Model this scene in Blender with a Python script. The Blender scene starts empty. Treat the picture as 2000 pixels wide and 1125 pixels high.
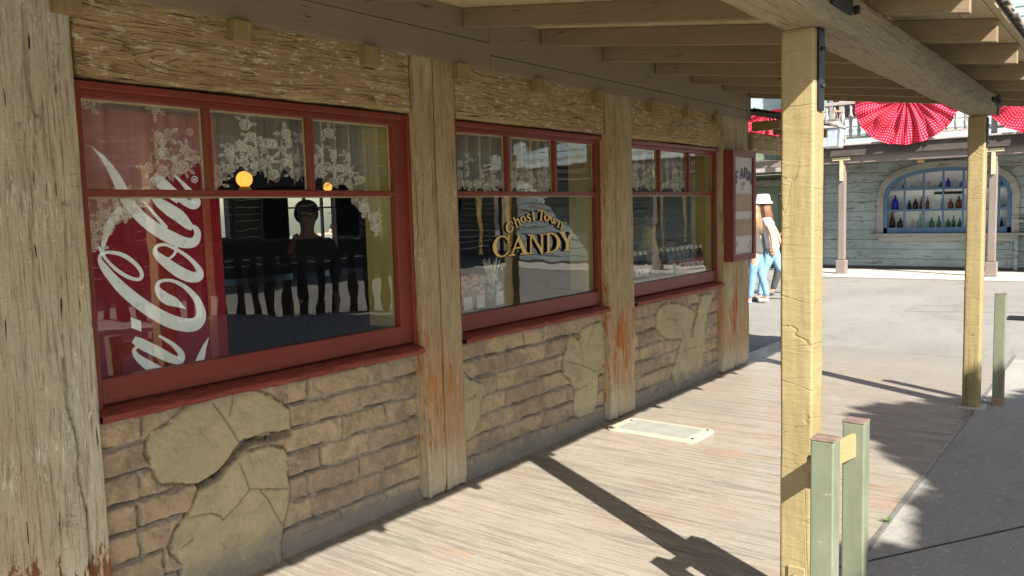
import bpy, bmesh, math, random
import numpy as np
from mathutils import Vector, Matrix, noise as mnoise
PI = math.pi
random.seed(7)
S = bpy.context.scene
C = S.collection

# ------------------------------------------------------------------ camera, sky, sun
RT = np.array([0.60790359, -0.79351056, -0.02818185])
UP = np.array([0.09068063, 0.03412156, 0.9952953])
FW = np.array([0.78881572, 0.60759914, -0.09269866])
CAM = np.array([0.0, 0.0, 1.6])
cd = bpy.data.cameras.new('camera'); cam = bpy.data.objects.new('camera', cd); C.objects.link(cam)
cd.sensor_width = 36; cd.lens = 36 * 1590 / 2000; cd.clip_start = 0.05; cd.clip_end = 500
cam.matrix_world = Matrix(((RT[0], UP[0], -FW[0], 0), (RT[1], UP[1], -FW[1], 0), (RT[2], UP[2], -FW[2], 1.6), (0, 0, 0, 1)))
S.camera = cam
SUN_AZ, SUN_EL = math.radians(209.5), math.radians(39.5)
w = bpy.data.worlds.new('World'); S.world = w; w.use_nodes = True
wn = w.node_tree; bg = wn.nodes['Background']
sky = wn.nodes.new('ShaderNodeTexSky'); sky.sky_type = 'NISHITA'; sky.sun_disc = False
sky.sun_elevation = SUN_EL; sky.sun_rotation = SUN_AZ; sky.air_density = 1.2; sky.dust_density = 1.5
wn.links.new(sky.outputs[0], bg.inputs[0]); bg.inputs[1].default_value = 0.07
sl = bpy.data.lights.new('sun', 'SUN'); sl.energy = 5.0; sl.angle = math.radians(0.5); sl.color = (1, 0.955, 0.89)
so = bpy.data.objects.new('sun', sl); C.objects.link(so)
SD = Vector((math.sin(SUN_AZ) * math.cos(SUN_EL), math.cos(SUN_AZ) * math.cos(SUN_EL), math.sin(SUN_EL)))
so.rotation_euler = SD.to_track_quat('Z', 'Y').to_euler(); so.location = (0, -10, 20)
S.view_settings.view_transform = 'Standard'; S.view_settings.look = 'None'
S.view_settings.exposure = 1.4; S.view_settings.gamma = 1
S.cycles.max_bounces = 10; S.cycles.diffuse_bounces = 5; S.cycles.transparent_max_bounces = 24
S.cycles.sample_clamp_indirect = 6

# ------------------------------------------------------------------ pixel -> point on a known plane
def ray(px, py): return FW + (px - 1000) / 1590 * RT - (py - 562.5) / 1590 * UP
def on(ax, v, px, py):
    d = ray(px, py); t = (v - CAM[ax]) / d[ax]; return CAM + t * d
def ony(px, py, y): return on(1, y, px, py)
def onz(px, py, z=0): return on(2, z, px, py)
def onx(px, py, x): return on(0, x, px, py)

# ------------------------------------------------------------------ mesh helpers
class MB:
    def __init__(s): s.v = []; s.f = []; s.uv = None
    def add(s, vs, fs):
        b = len(s.v); s.v += [tuple(map(float, p)) for p in vs]; s.f += [tuple(b + i for i in f) for f in fs]; return s
    def box(s, x0, x1, y0, y1, z0, z1):
        if x0 > x1: x0, x1 = x1, x0
        if y0 > y1: y0, y1 = y1, y0
        if z0 > z1: z0, z1 = z1, z0
        vs = [(x, y, z) for z in (z0, z1) for y in (y0, y1) for x in (x0, x1)]
        return s.add(vs, [(0, 2, 3, 1), (4, 5, 7, 6), (0, 1, 5, 4), (2, 6, 7, 3), (0, 4, 6, 2), (1, 3, 7, 5)])
    def bar(s, a, b, w, h, up=(0, 0, 1)):
        a = Vector(a); b = Vector(b); d = (b - a).normalized(); u = Vector(up)
        r = d.cross(u).normalized() * w / 2; t = r.cross(d).normalized() * h / 2
        vs = [p + i * r + j * t for p in (a, b) for i, j in ((-1, -1), (1, -1), (1, 1), (-1, 1))]
        return s.add(vs, [(0, 1, 2, 3), (7, 6, 5, 4), (0, 4, 5, 1), (1, 5, 6, 2), (2, 6, 7, 3), (3, 7, 4, 0)])
    def tube(s, pts, rad, n=8, cap=True):
        pts = [Vector(p) for p in pts]; m = len(pts)
        rad = [rad] * m if not hasattr(rad, '__len__') else rad
        vs = []; prev = None
        for i, p in enumerate(pts):
            d = (pts[min(i + 1, m - 1)] - pts[max(i - 1, 0)]).normalized()
            if prev is None:
                prev = d.orthogonal().normalized()
            prev = (prev - prev.dot(d) * d).normalized(); q = d.cross(prev)
            for k in range(n):
                a = 2 * PI * k / n; vs.append(p + rad[i] * (math.cos(a) * prev + math.sin(a) * q))
        fs = [(i * n + k, i * n + (k + 1) % n, (i + 1) * n + (k + 1) % n, (i + 1) * n + k) for i in range(m - 1) for k in range(n)]
        if cap: fs += [tuple(range(n - 1, -1, -1)), tuple((m - 1) * n + k for k in range(n))]
        return s.add(vs, fs)
    def lathe(s, prof, c=(0, 0, 0), n=20, sq=1.0):
        vs = []; m = len(prof)
        for r, z in prof:
            for k in range(n):
                a = 2 * PI * (k + .5) / n; vs.append((c[0] + r * math.cos(a), c[1] + r * sq * math.sin(a), c[2] + z))
        fs = [(i * n + k, i * n + (k + 1) % n, (i + 1) * n + (k + 1) % n, (i + 1) * n + k) for i in range(m - 1) for k in range(n)]
        fs += [tuple(range(n - 1, -1, -1)), tuple((m - 1) * n + k for k in range(n))]
        return s.add(vs, fs)
    def ball(s, c, r, nu=12, nv=8, sc=(1, 1, 1)):
        vs = [(c[0], c[1], c[2] - r * sc[2])]
        for i in range(1, nv):
            t = -PI / 2 + PI * i / nv
            for k in range(nu):
                a = 2 * PI * k / nu
                vs.append((c[0] + sc[0] * r * math.cos(t) * math.cos(a), c[1] + sc[1] * r * math.cos(t) * math.sin(a), c[2] + sc[2] * r * math.sin(t)))
        vs.append((c[0], c[1], c[2] + r * sc[2])); L = len(vs) - 1
        fs = [(0, 1 + (k + 1) % nu, 1 + k) for k in range(nu)]
        fs += [(1 + i * nu + k, 1 + i * nu + (k + 1) % nu, 1 + (i + 1) * nu + (k + 1) % nu, 1 + (i + 1) * nu + k) for i in range(nv - 2) for k in range(nu)]
        fs += [(L, L - nu + k, L - nu + (k + 1) % nu) for k in range(nu)]
        return s.add(vs, fs)
    def poly(s, pts, dirv):                       # flat polygon given thickness along dirv
        n = len(pts); d = Vector(dirv); a = [Vector(p) for p in pts]
        return s.add(a + [p + d for p in a], [tuple(range(n)), tuple(range(2 * n - 1, n - 1, -1))] + [(i, i + n, (i + 1) % n + n, (i + 1) % n) for i in range(n)])
    def grid(s, P):                               # P[i][j] points
        m, n = len(P), len(P[0]); vs = [p for row in P for p in row]
        return s.add(vs, [(i * n + j, i * n + j + 1, (i + 1) * n + j + 1, (i + 1) * n + j) for i in range(m - 1) for j in range(n - 1)])

def obj(name, mb, mat, parent=None, smooth=False, bevel=0, label=None, attrs=None, origin=None, fixn=True, segs=2):
    me = bpy.data.meshes.new(name); me.from_pydata(mb.v, [], mb.f)
    if fixn:
        b = bmesh.new(); b.from_mesh(me); bmesh.ops.recalc_face_normals(b, faces=b.faces); b.to_mesh(me); b.free()
    if attrs:
        for k, a in attrs.items():
            at = me.attributes.new(k, 'FLOAT', 'POINT'); at.data.foreach_set('value', np.asarray(a, dtype=np.float32))
    me.materials.append(mat)
    if smooth: me.polygons.foreach_set('use_smooth', [True] * len(me.polygons))
    o = bpy.data.objects.new(name, me); C.objects.link(o)
    if parent: o.parent = parent; o.matrix_parent_inverse = parent.matrix_world.inverted() if False else Matrix.Translation(-parent_loc(parent))
    if bevel:
        m = o.modifiers.new('bevel', 'BEVEL'); m.width = bevel; m.segments = segs; m.limit_method = 'ANGLE'; m.angle_limit = math.radians(50)
    if label: o['label'] = label
    return o
def parent_loc(p):
    v = p.location.copy()
    if p.parent: v += p.matrix_parent_inverse.translation + parent_loc(p.parent)
    return v
def thing(name, label, cat, loc=(0, 0, 0), group=None):
    o = bpy.data.objects.new(name, None); o.empty_display_size = .1; C.objects.link(o); o.location = loc
    o['label'] = label; o['category'] = cat
    if group: o['group'] = group
    return o
def tag(o, label, cat, group=None):
    o['label'] = label; o['category'] = cat
    if group: o['group'] = group
    return o
def struct(o, kind='structure'): o['kind'] = kind; return o
def copy_tree(o, loc, label, parent=None):
    c = o.copy(); C.objects.link(c)
    if parent is None: c.location = loc; c['label'] = label
    else: c.parent = parent; c.matrix_parent_inverse = o.matrix_parent_inverse.copy()
    for ch in o.children: copy_tree(ch, None, None, c)
    return c

# numpy value noise
def vnoise(P, seed=0):
    P = np.asarray(P, float); i = np.floor(P).astype(np.int64); f = P - i; f = f * f * (3 - 2 * f)
    def h(a, b, c):
        n = (a * 374761393 + b * 668265263 + c * 2147483647 + seed * 1274126177) & 0xffffffff
        n = ((n ^ (n >> 13)) * 1274126177) & 0xffffffff; return ((n ^ (n >> 16)) & 0xffff) / 65535.0
    r = 0
    for dx in (0, 1):
        for dy in (0, 1):
            for dz in (0, 1):
                r = r + h(i[..., 0] + dx, i[..., 1] + dy, i[..., 2] + dz) * (f[..., 0] if dx else 1 - f[..., 0]) * (f[..., 1] if dy else 1 - f[..., 1]) * (f[..., 2] if dz else 1 - f[..., 2])
    return r
def fbm(P, seed=0, o=4):
    P = np.asarray(P, float); r = 0; a = .5
    for k in range(o): r = r + a * vnoise(P * 2 ** k, seed + k); a *= .5
    return r / (1 - .5 ** o)

# ------------------------------------------------------------------ materials
class M:
    def __init__(s, name, rough=.7, col=None, metal=0, spec=.4):
        s.m = bpy.data.materials.new(name); s.m.use_nodes = True; s.t = s.m.node_tree; s.b = s.t.nodes['Principled BSDF']
        s.b.inputs['Roughness'].default_value = rough; s.b.inputs['Metallic'].default_value = metal
        s.b.inputs['Specular IOR Level'].default_value = spec
        if col: s.b.inputs['Base Color'].default_value = (*col, 1)
        s.geo = None
    def n(s, ty, **k):
        x = s.t.nodes.new('ShaderNode' + ty)
        for a, b in k.items(): setattr(x, a, b)
        return x
    def put(s, sock, v):
        if isinstance(v, bpy.types.NodeSocket): s.t.links.new(v, sock)
        elif isinstance(v, (tuple, list)): sock.default_value = (*v, 1) if len(v) == 3 and sock.type == 'RGBA' else v
        else: sock.default_value = v
    def pos(s, sc=(1, 1, 1), off=(0, 0, 0)):
        if s.geo is None: s.geo = s.n('NewGeometry')
        mp = s.n('Mapping'); s.t.links.new(s.geo.outputs['Position'], mp.inputs[0]); mp.inputs['Scale'].default_value = sc; mp.inputs['Location'].default_value = off
        return mp.outputs[0]
    def noise(s, sc=(1, 1, 1), scale=1, det=4, rough=.55, dist=0, off=(0, 0, 0), vec=None):
        x = s.n('TexNoise'); s.put(x.inputs['Vector'], vec or s.pos(sc, off)); x.inputs['Scale'].default_value = scale
        x.inputs['Detail'].default_value = det; x.inputs['Roughness'].default_value = rough; x.inputs['Distortion'].default_value = dist
        return x.outputs[0]
    def ramp(s, f, st, interp='LINEAR'):
        x = s.n('ValToRGB'); x.color_ramp.interpolation = interp; e = x.color_ramp.elements
        while len(e) < len(st): e.new(.5)
        for i, (p, c) in enumerate(st):
            e[i].position = p; e[i].color = (c, c, c, 1) if not hasattr(c, '__len__') else (*c, 1)
        s.put(x.inputs[0], f); return x.outputs[0]
    def th(s, f, a, b): return s.ramp(f, [(a, 0), (b, 1)] if a < b else [(b, 1), (a, 0)])
    def mix(s, f, a, b, mode='MIX'):
        x = s.n('Mix', data_type='RGBA', blend_type=mode); s.put(x.inputs[0], f); s.put(x.inputs[6], a); s.put(x.inputs[7], b); return x.outputs[2]
    def math(s, op, a, b=0): x = s.n('Math', operation=op); s.put(x.inputs[0], a); s.put(x.inputs[1], b); return x.outputs[0]
    def attr(s, nm): x = s.n('Attribute', attribute_name=nm); return x.outputs['Fac']
    def sep(s):
        if s.geo is None: s.geo = s.n('NewGeometry')
        x = s.n('SeparateXYZ'); s.t.links.new(s.geo.outputs['Position'], x.inputs[0]); return x.outputs
    def rng(s, v, a, b): x = s.n('MapRange'); s.put(x.inputs[0], v); x.inputs[1].default_value = a; x.inputs[2].default_value = b; return x.outputs[0]
    def bump(s, h, st=.5, dist=.01, nrm=None):
        x = s.n('Bump'); x.inputs['Strength'].default_value = st; x.inputs['Distance'].default_value = dist; s.put(x.inputs['Height'], h)
        if nrm: s.put(x.inputs['Normal'], nrm)
        return x.outputs[0]
    def out(s, col=None, nrm=None, rough=None):
        if col is not None: s.put(s.b.inputs['Base Color'], col)
        if nrm is not None: s.put(s.b.inputs['Normal'], nrm)
        if rough is not None: s.put(s.b.inputs['Roughness'], rough)
        return s.m

def axs(axis, long, across): return tuple(long if i == axis else across for i in range(3))
def timber(name, axis, a, b, dark, fleck=None, fleck_amt=.0, red=None, red_z=None, grey=None, grey_z=None, bump=.6, worn=.55, tick=True, var=1.0, wavy=False):
    """old painted timber: paint colours a/b, grain, dark checks, pale flecks, bare red-brown wood where the paint has gone"""
    m = M(name, .78, spec=.25)
    big = m.noise(axs(axis, 1.2, 5), 1, 3)
    grain = m.noise(axs(axis, 5, 95), 1, 5, .65, .3)
    fine = m.noise(axs(axis, 22, 240), 1, 3, .6)
    blot = m.noise((9, 9, 9), 1, 6, .7)
    col = m.mix(m.th(big, .35, .65), a, b)
    col = m.mix(m.math('MULTIPLY', m.th(grain, .5, .66), .68 * var), col, dark)
    if tick:
        sp_ = m.noise(axs(axis, 45, 110), 1, 4, .75, .3, (9, 1, 3)); col = m.mix(m.math('MULTIPLY', m.th(sp_, .62, .67), .6), col, dark)
    if wavy:                                                                      # cathedral grain of the rough sawn lintels
        cw = m.noise(axs(axis, .45, 6.5), 1, 3, .45, .1, (3, 9, 1)); rg = m.math('FRACT', m.math('MULTIPLY', cw, 26)); rg = m.math('ABSOLUTE', m.math('SUBTRACT', rg, .5))
        rgl = m.math('MULTIPLY', m.th(rg, .12, .02), m.th(m.noise(axs(axis, 9, 30), 1, 4, .7), .45, .6)); col = m.mix(m.math('MULTIPLY', rgl, .4), col, dark)
    if fleck:
        fl = m.noise(axs(axis, 16, 48), 1, 6, .78, .3) if wavy else m.noise(axs(axis, 13, 85), 1, 5, .75, .9)
        msk = m.math('MULTIPLY', m.th(fl, .55, .62), m.th(m.noise((3.2, 3.2, 3.2), 1, 4, .6, 0, (5, 2, 1)), .62 - fleck_amt * .3, .74 - fleck_amt * .3))
        col = m.mix(msk, col, fleck)
    if red:
        rn = m.noise(axs(axis, 6, 26), 1, 6, .72, .4, (3, 7, 2))
        area = m.noise(axs(axis, 1.6, 5), 1, 2, .5, 0, (1, 4, 8))
        z = m.sep()[2]
        zz = m.math('SUBTRACT', 1, m.math('ABSOLUTE', m.math('DIVIDE', m.math('SUBTRACT', z, red_z[0]), red_z[1])))
        amt = m.math('MULTIPLY', m.math('MAXIMUM', zz, 0), m.th(area, .3, .62))
        th = m.math('SUBTRACT', .74, m.math('MULTIPLY', amt, red_z[2]))
        msk = m.rng(m.math('SUBTRACT', rn, th), 0, .02)
        rc = m.mix(m.th(grain, .4, .6), red, tuple(c * .55 for c in red))
        col = m.mix(msk, col, rc)
    if red:
        st = m.math('MULTIPLY', m.math('MULTIPLY', m.math('MAXIMUM', zz, 0), m.th(m.noise(axs(axis, 1.3, 7), 1, 3, .6, .2, (7, 3, 3)), .42, .62)), .75 if red_z[2] > .3 else .25); col = m.mix(st, col, (.40, .22, .10))
    if grey:
        z = m.sep()[2]
        f = m.rng(m.math('ADD', z, m.math('MULTIPLY', m.noise(axs(axis, 4, 30), 1, 4), .25)), grey_z[0], grey_z[1])
        col = m.mix(f, grey, col)
    dk = m.th(m.noise(axs(axis, 5, 85), 1, 2, .5, .2, (2, 1, 7)), .715, .74)      # short dark checks along the grain
    col = m.mix(dk, col, tuple(c * .35 for c in dark))
    h = m.math('ADD', m.math('MULTIPLY', grain, 1.0), m.math('MULTIPLY', fine, .35))
    if wavy: h = m.math('SUBTRACT', h, m.math('MULTIPLY', rgl, .9))
    h = m.math('SUBTRACT', h, m.math('MULTIPLY', dk, .8))
    if tick:                                                                      # saw marks across the grain
        tk = m.noise(axs(axis, 120, 16), 1, 2, .6, .1, (4, 4, 4)); h = m.math('ADD', h, m.math('MULTIPLY', tk, .28))
        col = m.mix(m.math('MULTIPLY', m.th(tk, .68, .74), .5), col, dark)
    h = m.math('ADD', h, m.math('MULTIPLY', blot, .8))
    return m.out(col, m.bump(h, bump, .012))
def plain(name, col, rough=.6, metal=0, var=.12, sc=8, bump=0, spec=.4):
    m = M(name, rough, metal=metal, spec=spec); f = m.noise((sc, sc, sc), 1, 5, .6)
    c = m.mix(m.th(f, .3, .7), tuple(x * (1 - var) for x in col), tuple(min(1, x * (1 + var)) for x in col))
    return m.out(c, m.bump(m.noise((60, 60, 60), 1, 4), bump, .005) if bump else None)

X, Y, Z = 0, 1, 2
PAINT = (.40, .31, .165)
m_post0 = timber('pale flaking timber', Z, (.56, .52, .41), (.46, .41, .30), (.17, .12, .08), (.66, .63, .53), .5, (.25, .095, .045), (.25, 1.5, .235), bump=.9)
m_post = timber('worn tan timber', Z, (.37, .285, .155), (.45, .375, .235), (.11, .08, .045), (.60, .56, .47), .4, (.46, .165, .05), (.60, .75, .36), (.46, .43, .36), (0, .42), bump=.75)
m_lintel = timber('ochre rough sawn timber', X, (.44, .325, .155), (.37, .265, .125), (.12, .08, .04), (.66, .60, .46), 1.0, bump=1.0, tick=False, wavy=True)
m_block = timber('olive timber block', Z, (.27, .20, .085), (.30, .22, .10), (.12, .085, .04), bump=.5)
m_frieze = timber('taupe painted board', X, (.255, .205, .135), (.235, .19, .13), (.16, .12, .08), bump=.18, tick=False, var=.5)
m_rafter = timber('tan painted rafter', Y, (.27, .205, .125), (.235, .175, .105), (.15, .105, .06), bump=.2, tick=False, var=.6)
m_deckbd = timber('pale roof boards', X, (.58, .46, .29), (.50, .39, .24), (.34, .25, .14), bump=.2, tick=False, var=.6)
m_beam = timber('grey brown beam', X, (.36, .29, .18), (.30, .25, .165), (.10, .075, .05), bump=.45, tick=False)
m_kerbwood = timber('weathered edge board', X, (.30, .26, .2), (.36, .32, .26), (.1, .08, .06), bump=.4)

def yellow_post():
    m = M('yellow painted hewn post', .5, spec=.4)
    big = m.noise((2, 2, 2), 1, 4); col = m.mix(m.th(big, .35, .65), (.29, .225, .105), (.35, .28, .14))
    ck = m.noise((14, 14, 3.0), 1, 3, .5, .8)
    hz = m.noise((7, 7, 34), 1, 5, .65, .7)
    iso = m.math('ABSOLUTE', m.math('SUBTRACT', m.noise((1.6, 1.6, 6.5), 1, 3, .45, .25), .5))
    line = m.math('MULTIPLY', m.th(iso, .0065, .002), m.th(ck, .38, .46))
    z_ = m.noise((11, 11, 1.1), 1, 2, .4, .1, (6, 1, 0)); line = m.math('MAXIMUM', line, m.math('MULTIPLY', m.th(m.math('ABSOLUTE', m.math('SUBTRACT', z_, .5)), .008, .003), .6))
    v2 = m.th(m.noise((70, 70, 2.2), 1, 2, .5, .3, (3, 3, 0)), .68, .70)
    line = m.math('MAXIMUM', m.math('MULTIPLY', line, .7), m.math('MULTIPLY', v2, .35))
    col = m.mix(m.math('MULTIPLY', line, .6), col, (.24, .17, .07))
    h = m.math('ADD', m.math('MULTIPLY', hz, 1.2), m.math('MULTIPLY', line, -1.1))
    h = m.math('ADD', h, m.math('MULTIPLY', m.noise((30, 30, 8), 1, 4), .5))
    return m.out(col, m.bump(h, .35, .010))
m_yellow = yellow_post()

def red_paint():
    m = M('brick red gloss paint', .38, spec=.45)
    f = m.noise((3, 3, 3), 1, 3)
    col = m.mix(m.th(f, .3, .7), (.155, .030, .018), (.19, .038, .023))
    col = m.mix(m.math('MULTIPLY', m.th(m.noise((2, 60, 60), 1, 5, .75), .5, .7), .35), col, (.24, .085, .06))
    col = m.mix(m.th(m.noise((14, 30, 30), 1, 6, .8), .66, .69), col, (.32, .16, .12))
    col = m.mix(m.th(m.noise((25, 40, 40), 1, 5, .8, 0, (4, 4, 1)), .69, .71), col, (.07, .02, .015))
    return m.out(col, m.bump(m.noise((12, 60, 60), 1, 3), .12, .004))
m_red = red_paint()
def sill_paint():
    m = M('weathered red sill paint', .6, spec=.3)
    g = m.noise((9, 60, 60), 1, 5, .7, .5)
    col = m.mix(m.th(g, .38, .62), (.16, .030, .02), (.30, .07, .048))
    col = m.mix(m.th(m.noise((20, 50, 50), 1, 4, .7, 0, (3, 1, 1)), .68, .72), col, (.09, .03, .02))
    return m.out(col, m.bump(g, .9, .012))
m_sill = sill_paint()

def brick_mat():
    m = M('adobe brick and mortar', .92, spec=.15)
    mort, plas, tint, crk = m.attr('mortar'), m.attr('plaster'), m.attr('tint'), m.attr('crack')
    f1 = m.noise((9, 9, 9), 1, 6, .7); f2 = m.noise((70, 70, 70), 1, 4, .7); f3 = m.noise((3, 3, 3), 1, 4, .6, 0, (4, 4, 4))
    br = m.mix(tint, (.46, .36, .24), (.33, .25, .175))
    br = m.mix(m.math('MULTIPLY', m.th(f1, .45, .62), .7), br, (.20, .155, .11))
    br = m.mix(m.math('MULTIPLY', m.th(f2, .58, .68), .6), br, (.52, .45, .34))
    mo = m.mix(m.th(f1, .35, .65), (.29, .25, .195), (.44, .385, .31))
    mo = m.mix(m.math('MULTIPLY', m.th(f2, .55, .68), .6), mo, (.16, .13, .10))
    col = m.mix(mort, br, mo)
    pl = m.mix(m.th(f3, .35, .65), (.43, .37, .235), (.37, .32, .215))
    pl = m.mix(m.math('MULTIPLY', m.th(f1, .5, .7), .55), pl, (.24, .21, .15))
    col = m.mix(plas, col, pl)
    col = m.mix(m.math('MULTIPLY', crk, .92), col, (.07, .055, .045))  # crevice shade painted into slits, cracks and patch rims
    z = m.sep()[2]                                    # splash dirt along the foot of the wall
    d = m.rng(m.math('SUBTRACT', z, m.math('MULTIPLY', f1, .22)), .1, -.06)
    col = m.mix(m.math('MULTIPLY', d, .75), col, (.17, .165, .155))
    tp = m.rng(m.math('ADD', z, m.math('MULTIPLY', f1, .09)), .84, .87)
    col = m.mix(m.math('MULTIPLY', tp, .8), col, (.30, .26, .20))
    h = m.math('ADD', m.math('MULTIPLY', f1, 1.3), m.math('MULTIPLY', f2, .35))
    return m.out(col, m.bump(h, 1.0, .014))
m_brick = brick_mat()

def deck_mat():
    m = M('stamped plank concrete', .72, spec=.3)
    x = m.sep()[0]
    g = m.noise((34, 1.5, 1), 1, 6, .68, .7); g2 = m.noise((130, 5, 1), 1, 4, .7, .4)
    big = m.noise((.9, .5, 1), 1, 4, .6, .4); og = m.noise((3.2, 1.3, 1), 1, 5, .7, .3, (2, 5, 0))
    spk = m.noise((55, 16, 1), 1, 3, .7)
    col = m.mix(m.th(big, .35, .65), (.355, .305, .24), (.30, .27, .22))
    col = m.mix(m.math('MULTIPLY', m.th(og, .54, .70), .6), col, (.36, .21, .11))
    col = m.mix(m.math('MULTIPLY', m.th(g, .47, .60), .6), col, (.125, .105, .085))
    col = m.mix(m.math('MULTIPLY', m.th(g2, .56, .70), .45), col, (.20, .165, .135))
    col = m.mix(m.math('MULTIPLY', m.th(spk, .60, .66), .6), col, (.42, .385, .33))
    wv = m.n('TexWave', wave_type='RINGS', rings_direction='X'); m.put(wv.inputs[0], m.pos((9, 1.1, 1), (1.2, -1.1, 0))); wv.inputs['Scale'].default_value = .9
    wv.inputs['Distortion'].default_value = 5; wv.inputs['Detail'].default_value = 4; wv.inputs['Detail Scale'].default_value = 1.2; wv.inputs['Detail Roughness'].default_value = .6
    # plank joints every 0.21 m
    fr = m.math('FRACT', m.math('DIVIDE', m.math('ADD', x, 10.03), .21))
    jt = m.math('LESS_THAN', m.math('ABSOLUTE', m.math('SUBTRACT', fr, .5)), .018)
    row = m.math('FLOOR', m.math('DIVIDE', m.math('ADD', x, 9.925), .21))
    wn_ = m.n('TexWhiteNoise', noise_dimensions='1D'); m.put(wn_.inputs['W'], row)
    col = m.mix(m.math('MULTIPLY', wn_.outputs[0], .22), col, (.26, .22, .18))
    col = m.mix(m.math('MULTIPLY', jt, .45), col, (.14, .115, .09))
    col = m.mix(m.math('MULTIPLY', m.rng(m.math('ADD', x, m.math('MULTIPLY', big, 1.6)), 8.4, 10.0), .8), col, (.25, .235, .205))
    h = m.math('ADD', m.math('MULTIPLY', g, 1.0), m.math('MULTIPLY', g2, .5)); h = m.math('ADD', h, m.math('MULTIPLY', wv.outputs[1], .22))
    h = m.math('SUBTRACT', h, m.math('MULTIPLY', jt, .6))
    return m.out(col, m.bump(h, .5, .012), m.th(g, .3, .9))
def asphalt_mat(name, a, b, grit=.5, sc=1.0):
    m = M(name, .9, spec=.2)
    big = m.noise((.5, .8, 1), 1, 5, .6, .4); f = m.noise((160 * sc, 160 * sc, 1), 1, 3, .7); f2 = m.noise((45 * sc, 45 * sc, 1), 1, 4, .7)
    col = m.mix(m.th(big, .3, .7), a, b)
    st = m.noise((1.1, 2.2, 1), 1, 6, .72, 1.2, (7, 1, 0)); col = m.mix(m.math('MULTIPLY', m.th(st, .52, .66), .35), col, tuple(c * .62 for c in a))
    col = m.mix(m.math('MULTIPLY', m.th(f, .5, .62), grit), col, tuple(c * .5 for c in a))
    col = m.mix(m.math('MULTIPLY', m.th(f2, .56, .66), grit * .8), col, tuple(min(1, c * 1.5) for c in b))
    ck = m.n('TexVoronoi', feature='DISTANCE_TO_EDGE'); m.put(ck.inputs[0], m.pos((.35, .35, 1))); ck.inputs['Scale'].default_value = 1
    col = m.mix(m.math('MULTIPLY', m.math('MULTIPLY', m.th(ck.outputs[0], .012, .004), m.th(m.noise((.4, .4, 1), 1, 2), .5, .56)), .5), col, tuple(c * .5 for c in a))
    return m.out(col, m.bump(m.math('ADD', f, f2), .5, .006))
m_deck = deck_mat()
m_plaza = asphalt_mat('sun bleached asphalt', (.22, .205, .18), (.275, .26, .23), .5, .5)
m_conc = asphalt_mat('exposed aggregate concrete', (.30, .28, .245), (.36, .34, .30), .5, .6)
m_kerb = plain('pale concrete strip', (.45, .42, .36), .85, sc=14, bump=.4)
m_groove = plain('dark joint', (.05, .045, .04), .9)
m_strip = plain('worn steel edging', (.30, .28, .25), .5, .6, .3, 30, .3)
m_iron = plain('black iron', (.035, .035, .04), .45, .7, .25, 20, .3)
m_rust = plain('rusty painted strap', (.33, .22, .15), .6, .2, .35, 18, .4)
m_hatch = plain('cream fibreglass hatch', (.42, .40, .30), .55, sc=5)
m_hatchlid = plain('grey hatch lid', (.29, .29, .25), .6, sc=9, bump=.5)

def bollard_mat():
    m = M('sage painted steel', .42, spec=.5)
    f = m.noise((5, 5, 3), 1, 5, .65)
    col = m.mix(m.th(f, .3, .7), (.15, .17, .11), (.21, .225, .155))
    col = m.mix(m.th(m.noise((18, 18, 30), 1, 5, .75), .66, .70), col, (.36, .38, .30))
    col = m.mix(m.th(m.noise((30, 30, 12), 1, 5, .75, 0, (5, 0, 0)), .66, .69), col, (.12, .095, .06))
    col = m.mix(m.math('MULTIPLY', m.th(m.noise((24, 24, 1.6), 1, 4, .7, 0, (1, 7, 0)), .52, .7), .5), col, (.10, .105, .075))
    z = m.sep()[2]
    col = m.mix(m.th(m.math('SUBTRACT', z, m.math('MULTIPLY', f, .05)), .865, .87), col, (.36, .26, .20))
    return m.out(col, m.bump(f, .15, .004), m.th(f, .0, 1.3))
m_sage = bollard_mat()

def siding_mat(name, a, b, bare, amt=.0):
    m = M(name, .8, spec=.2)
    big = m.noise((1, .8, 1.5), 1, 4); col = m.mix(m.th(big, .35, .65), a, b)
    g = m.noise((30, 3, 60), 1, 5, .7, .4)
    col = m.mix(m.math('MULTIPLY', m.th(g, .5, .66), .4), col, tuple(c * .55 for c in a))
    pe = m.noise((4, 2.4, 14), 1, 7, .78, .5, (1, 1, 3)); ar = m.noise((1, .55, 1.2), 1, 3, .6, 0, (3, 2, 1))
    msk = m.rng(m.math('SUBTRACT', pe, m.math('SUBTRACT', .80 - amt, m.math('MULTIPLY', ar, .32))), 0, .02)
    col = m.mix(msk, col, m.mix(m.th(g, .4, .6), bare, (.33, .30, .25)))
    col = m.mix(m.th(m.noise((3, 3, 10), 1, 6, .8, .5, (8, 3, 3)), .64, .67), col, tuple(min(1, c * 1.45) for c in b))
    return m.out(col, m.bump(m.math('SUBTRACT', g, m.math('MULTIPLY', msk, .7)), .6, .012))
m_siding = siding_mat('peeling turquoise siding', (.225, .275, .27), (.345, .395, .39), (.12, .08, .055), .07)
m_siding2 = siding_mat('light blue siding', (.33, .42, .43), (.45, .53, .53), (.2, .14, .1))  # paler blue base colours for the upper walls
m_sgreen = siding_mat('sage green siding', (.17, .215, .15), (.21, .25, .18), (.1, .08, .05))
m_trim = siding_mat('weathered cream trim', (.26, .26, .235), (.34, .335, .30), (.14, .11, .08), .06)
m_taupe = plain('taupe painted post', (.215, .17, .145), .6, sc=3, var=.08)
m_balc = siding_mat('peeling grey balcony wood', (.36, .31, .28), (.44, .40, .36), (.14, .10, .08), .03)
m_darkwood = siding_mat('dark weathered boards', (.07, .055, .05), (.10, .08, .07), (.04, .03, .025))
m_greydk = siding_mat('dark grey planks', (.16, .145, .13), (.22, .20, .18), (.07, .05, .04))  # darker grey base colours for planks, columns and display stand
m_blue = plain('blue window paint', (.075, .15, .26), .55, sc=6)
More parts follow.
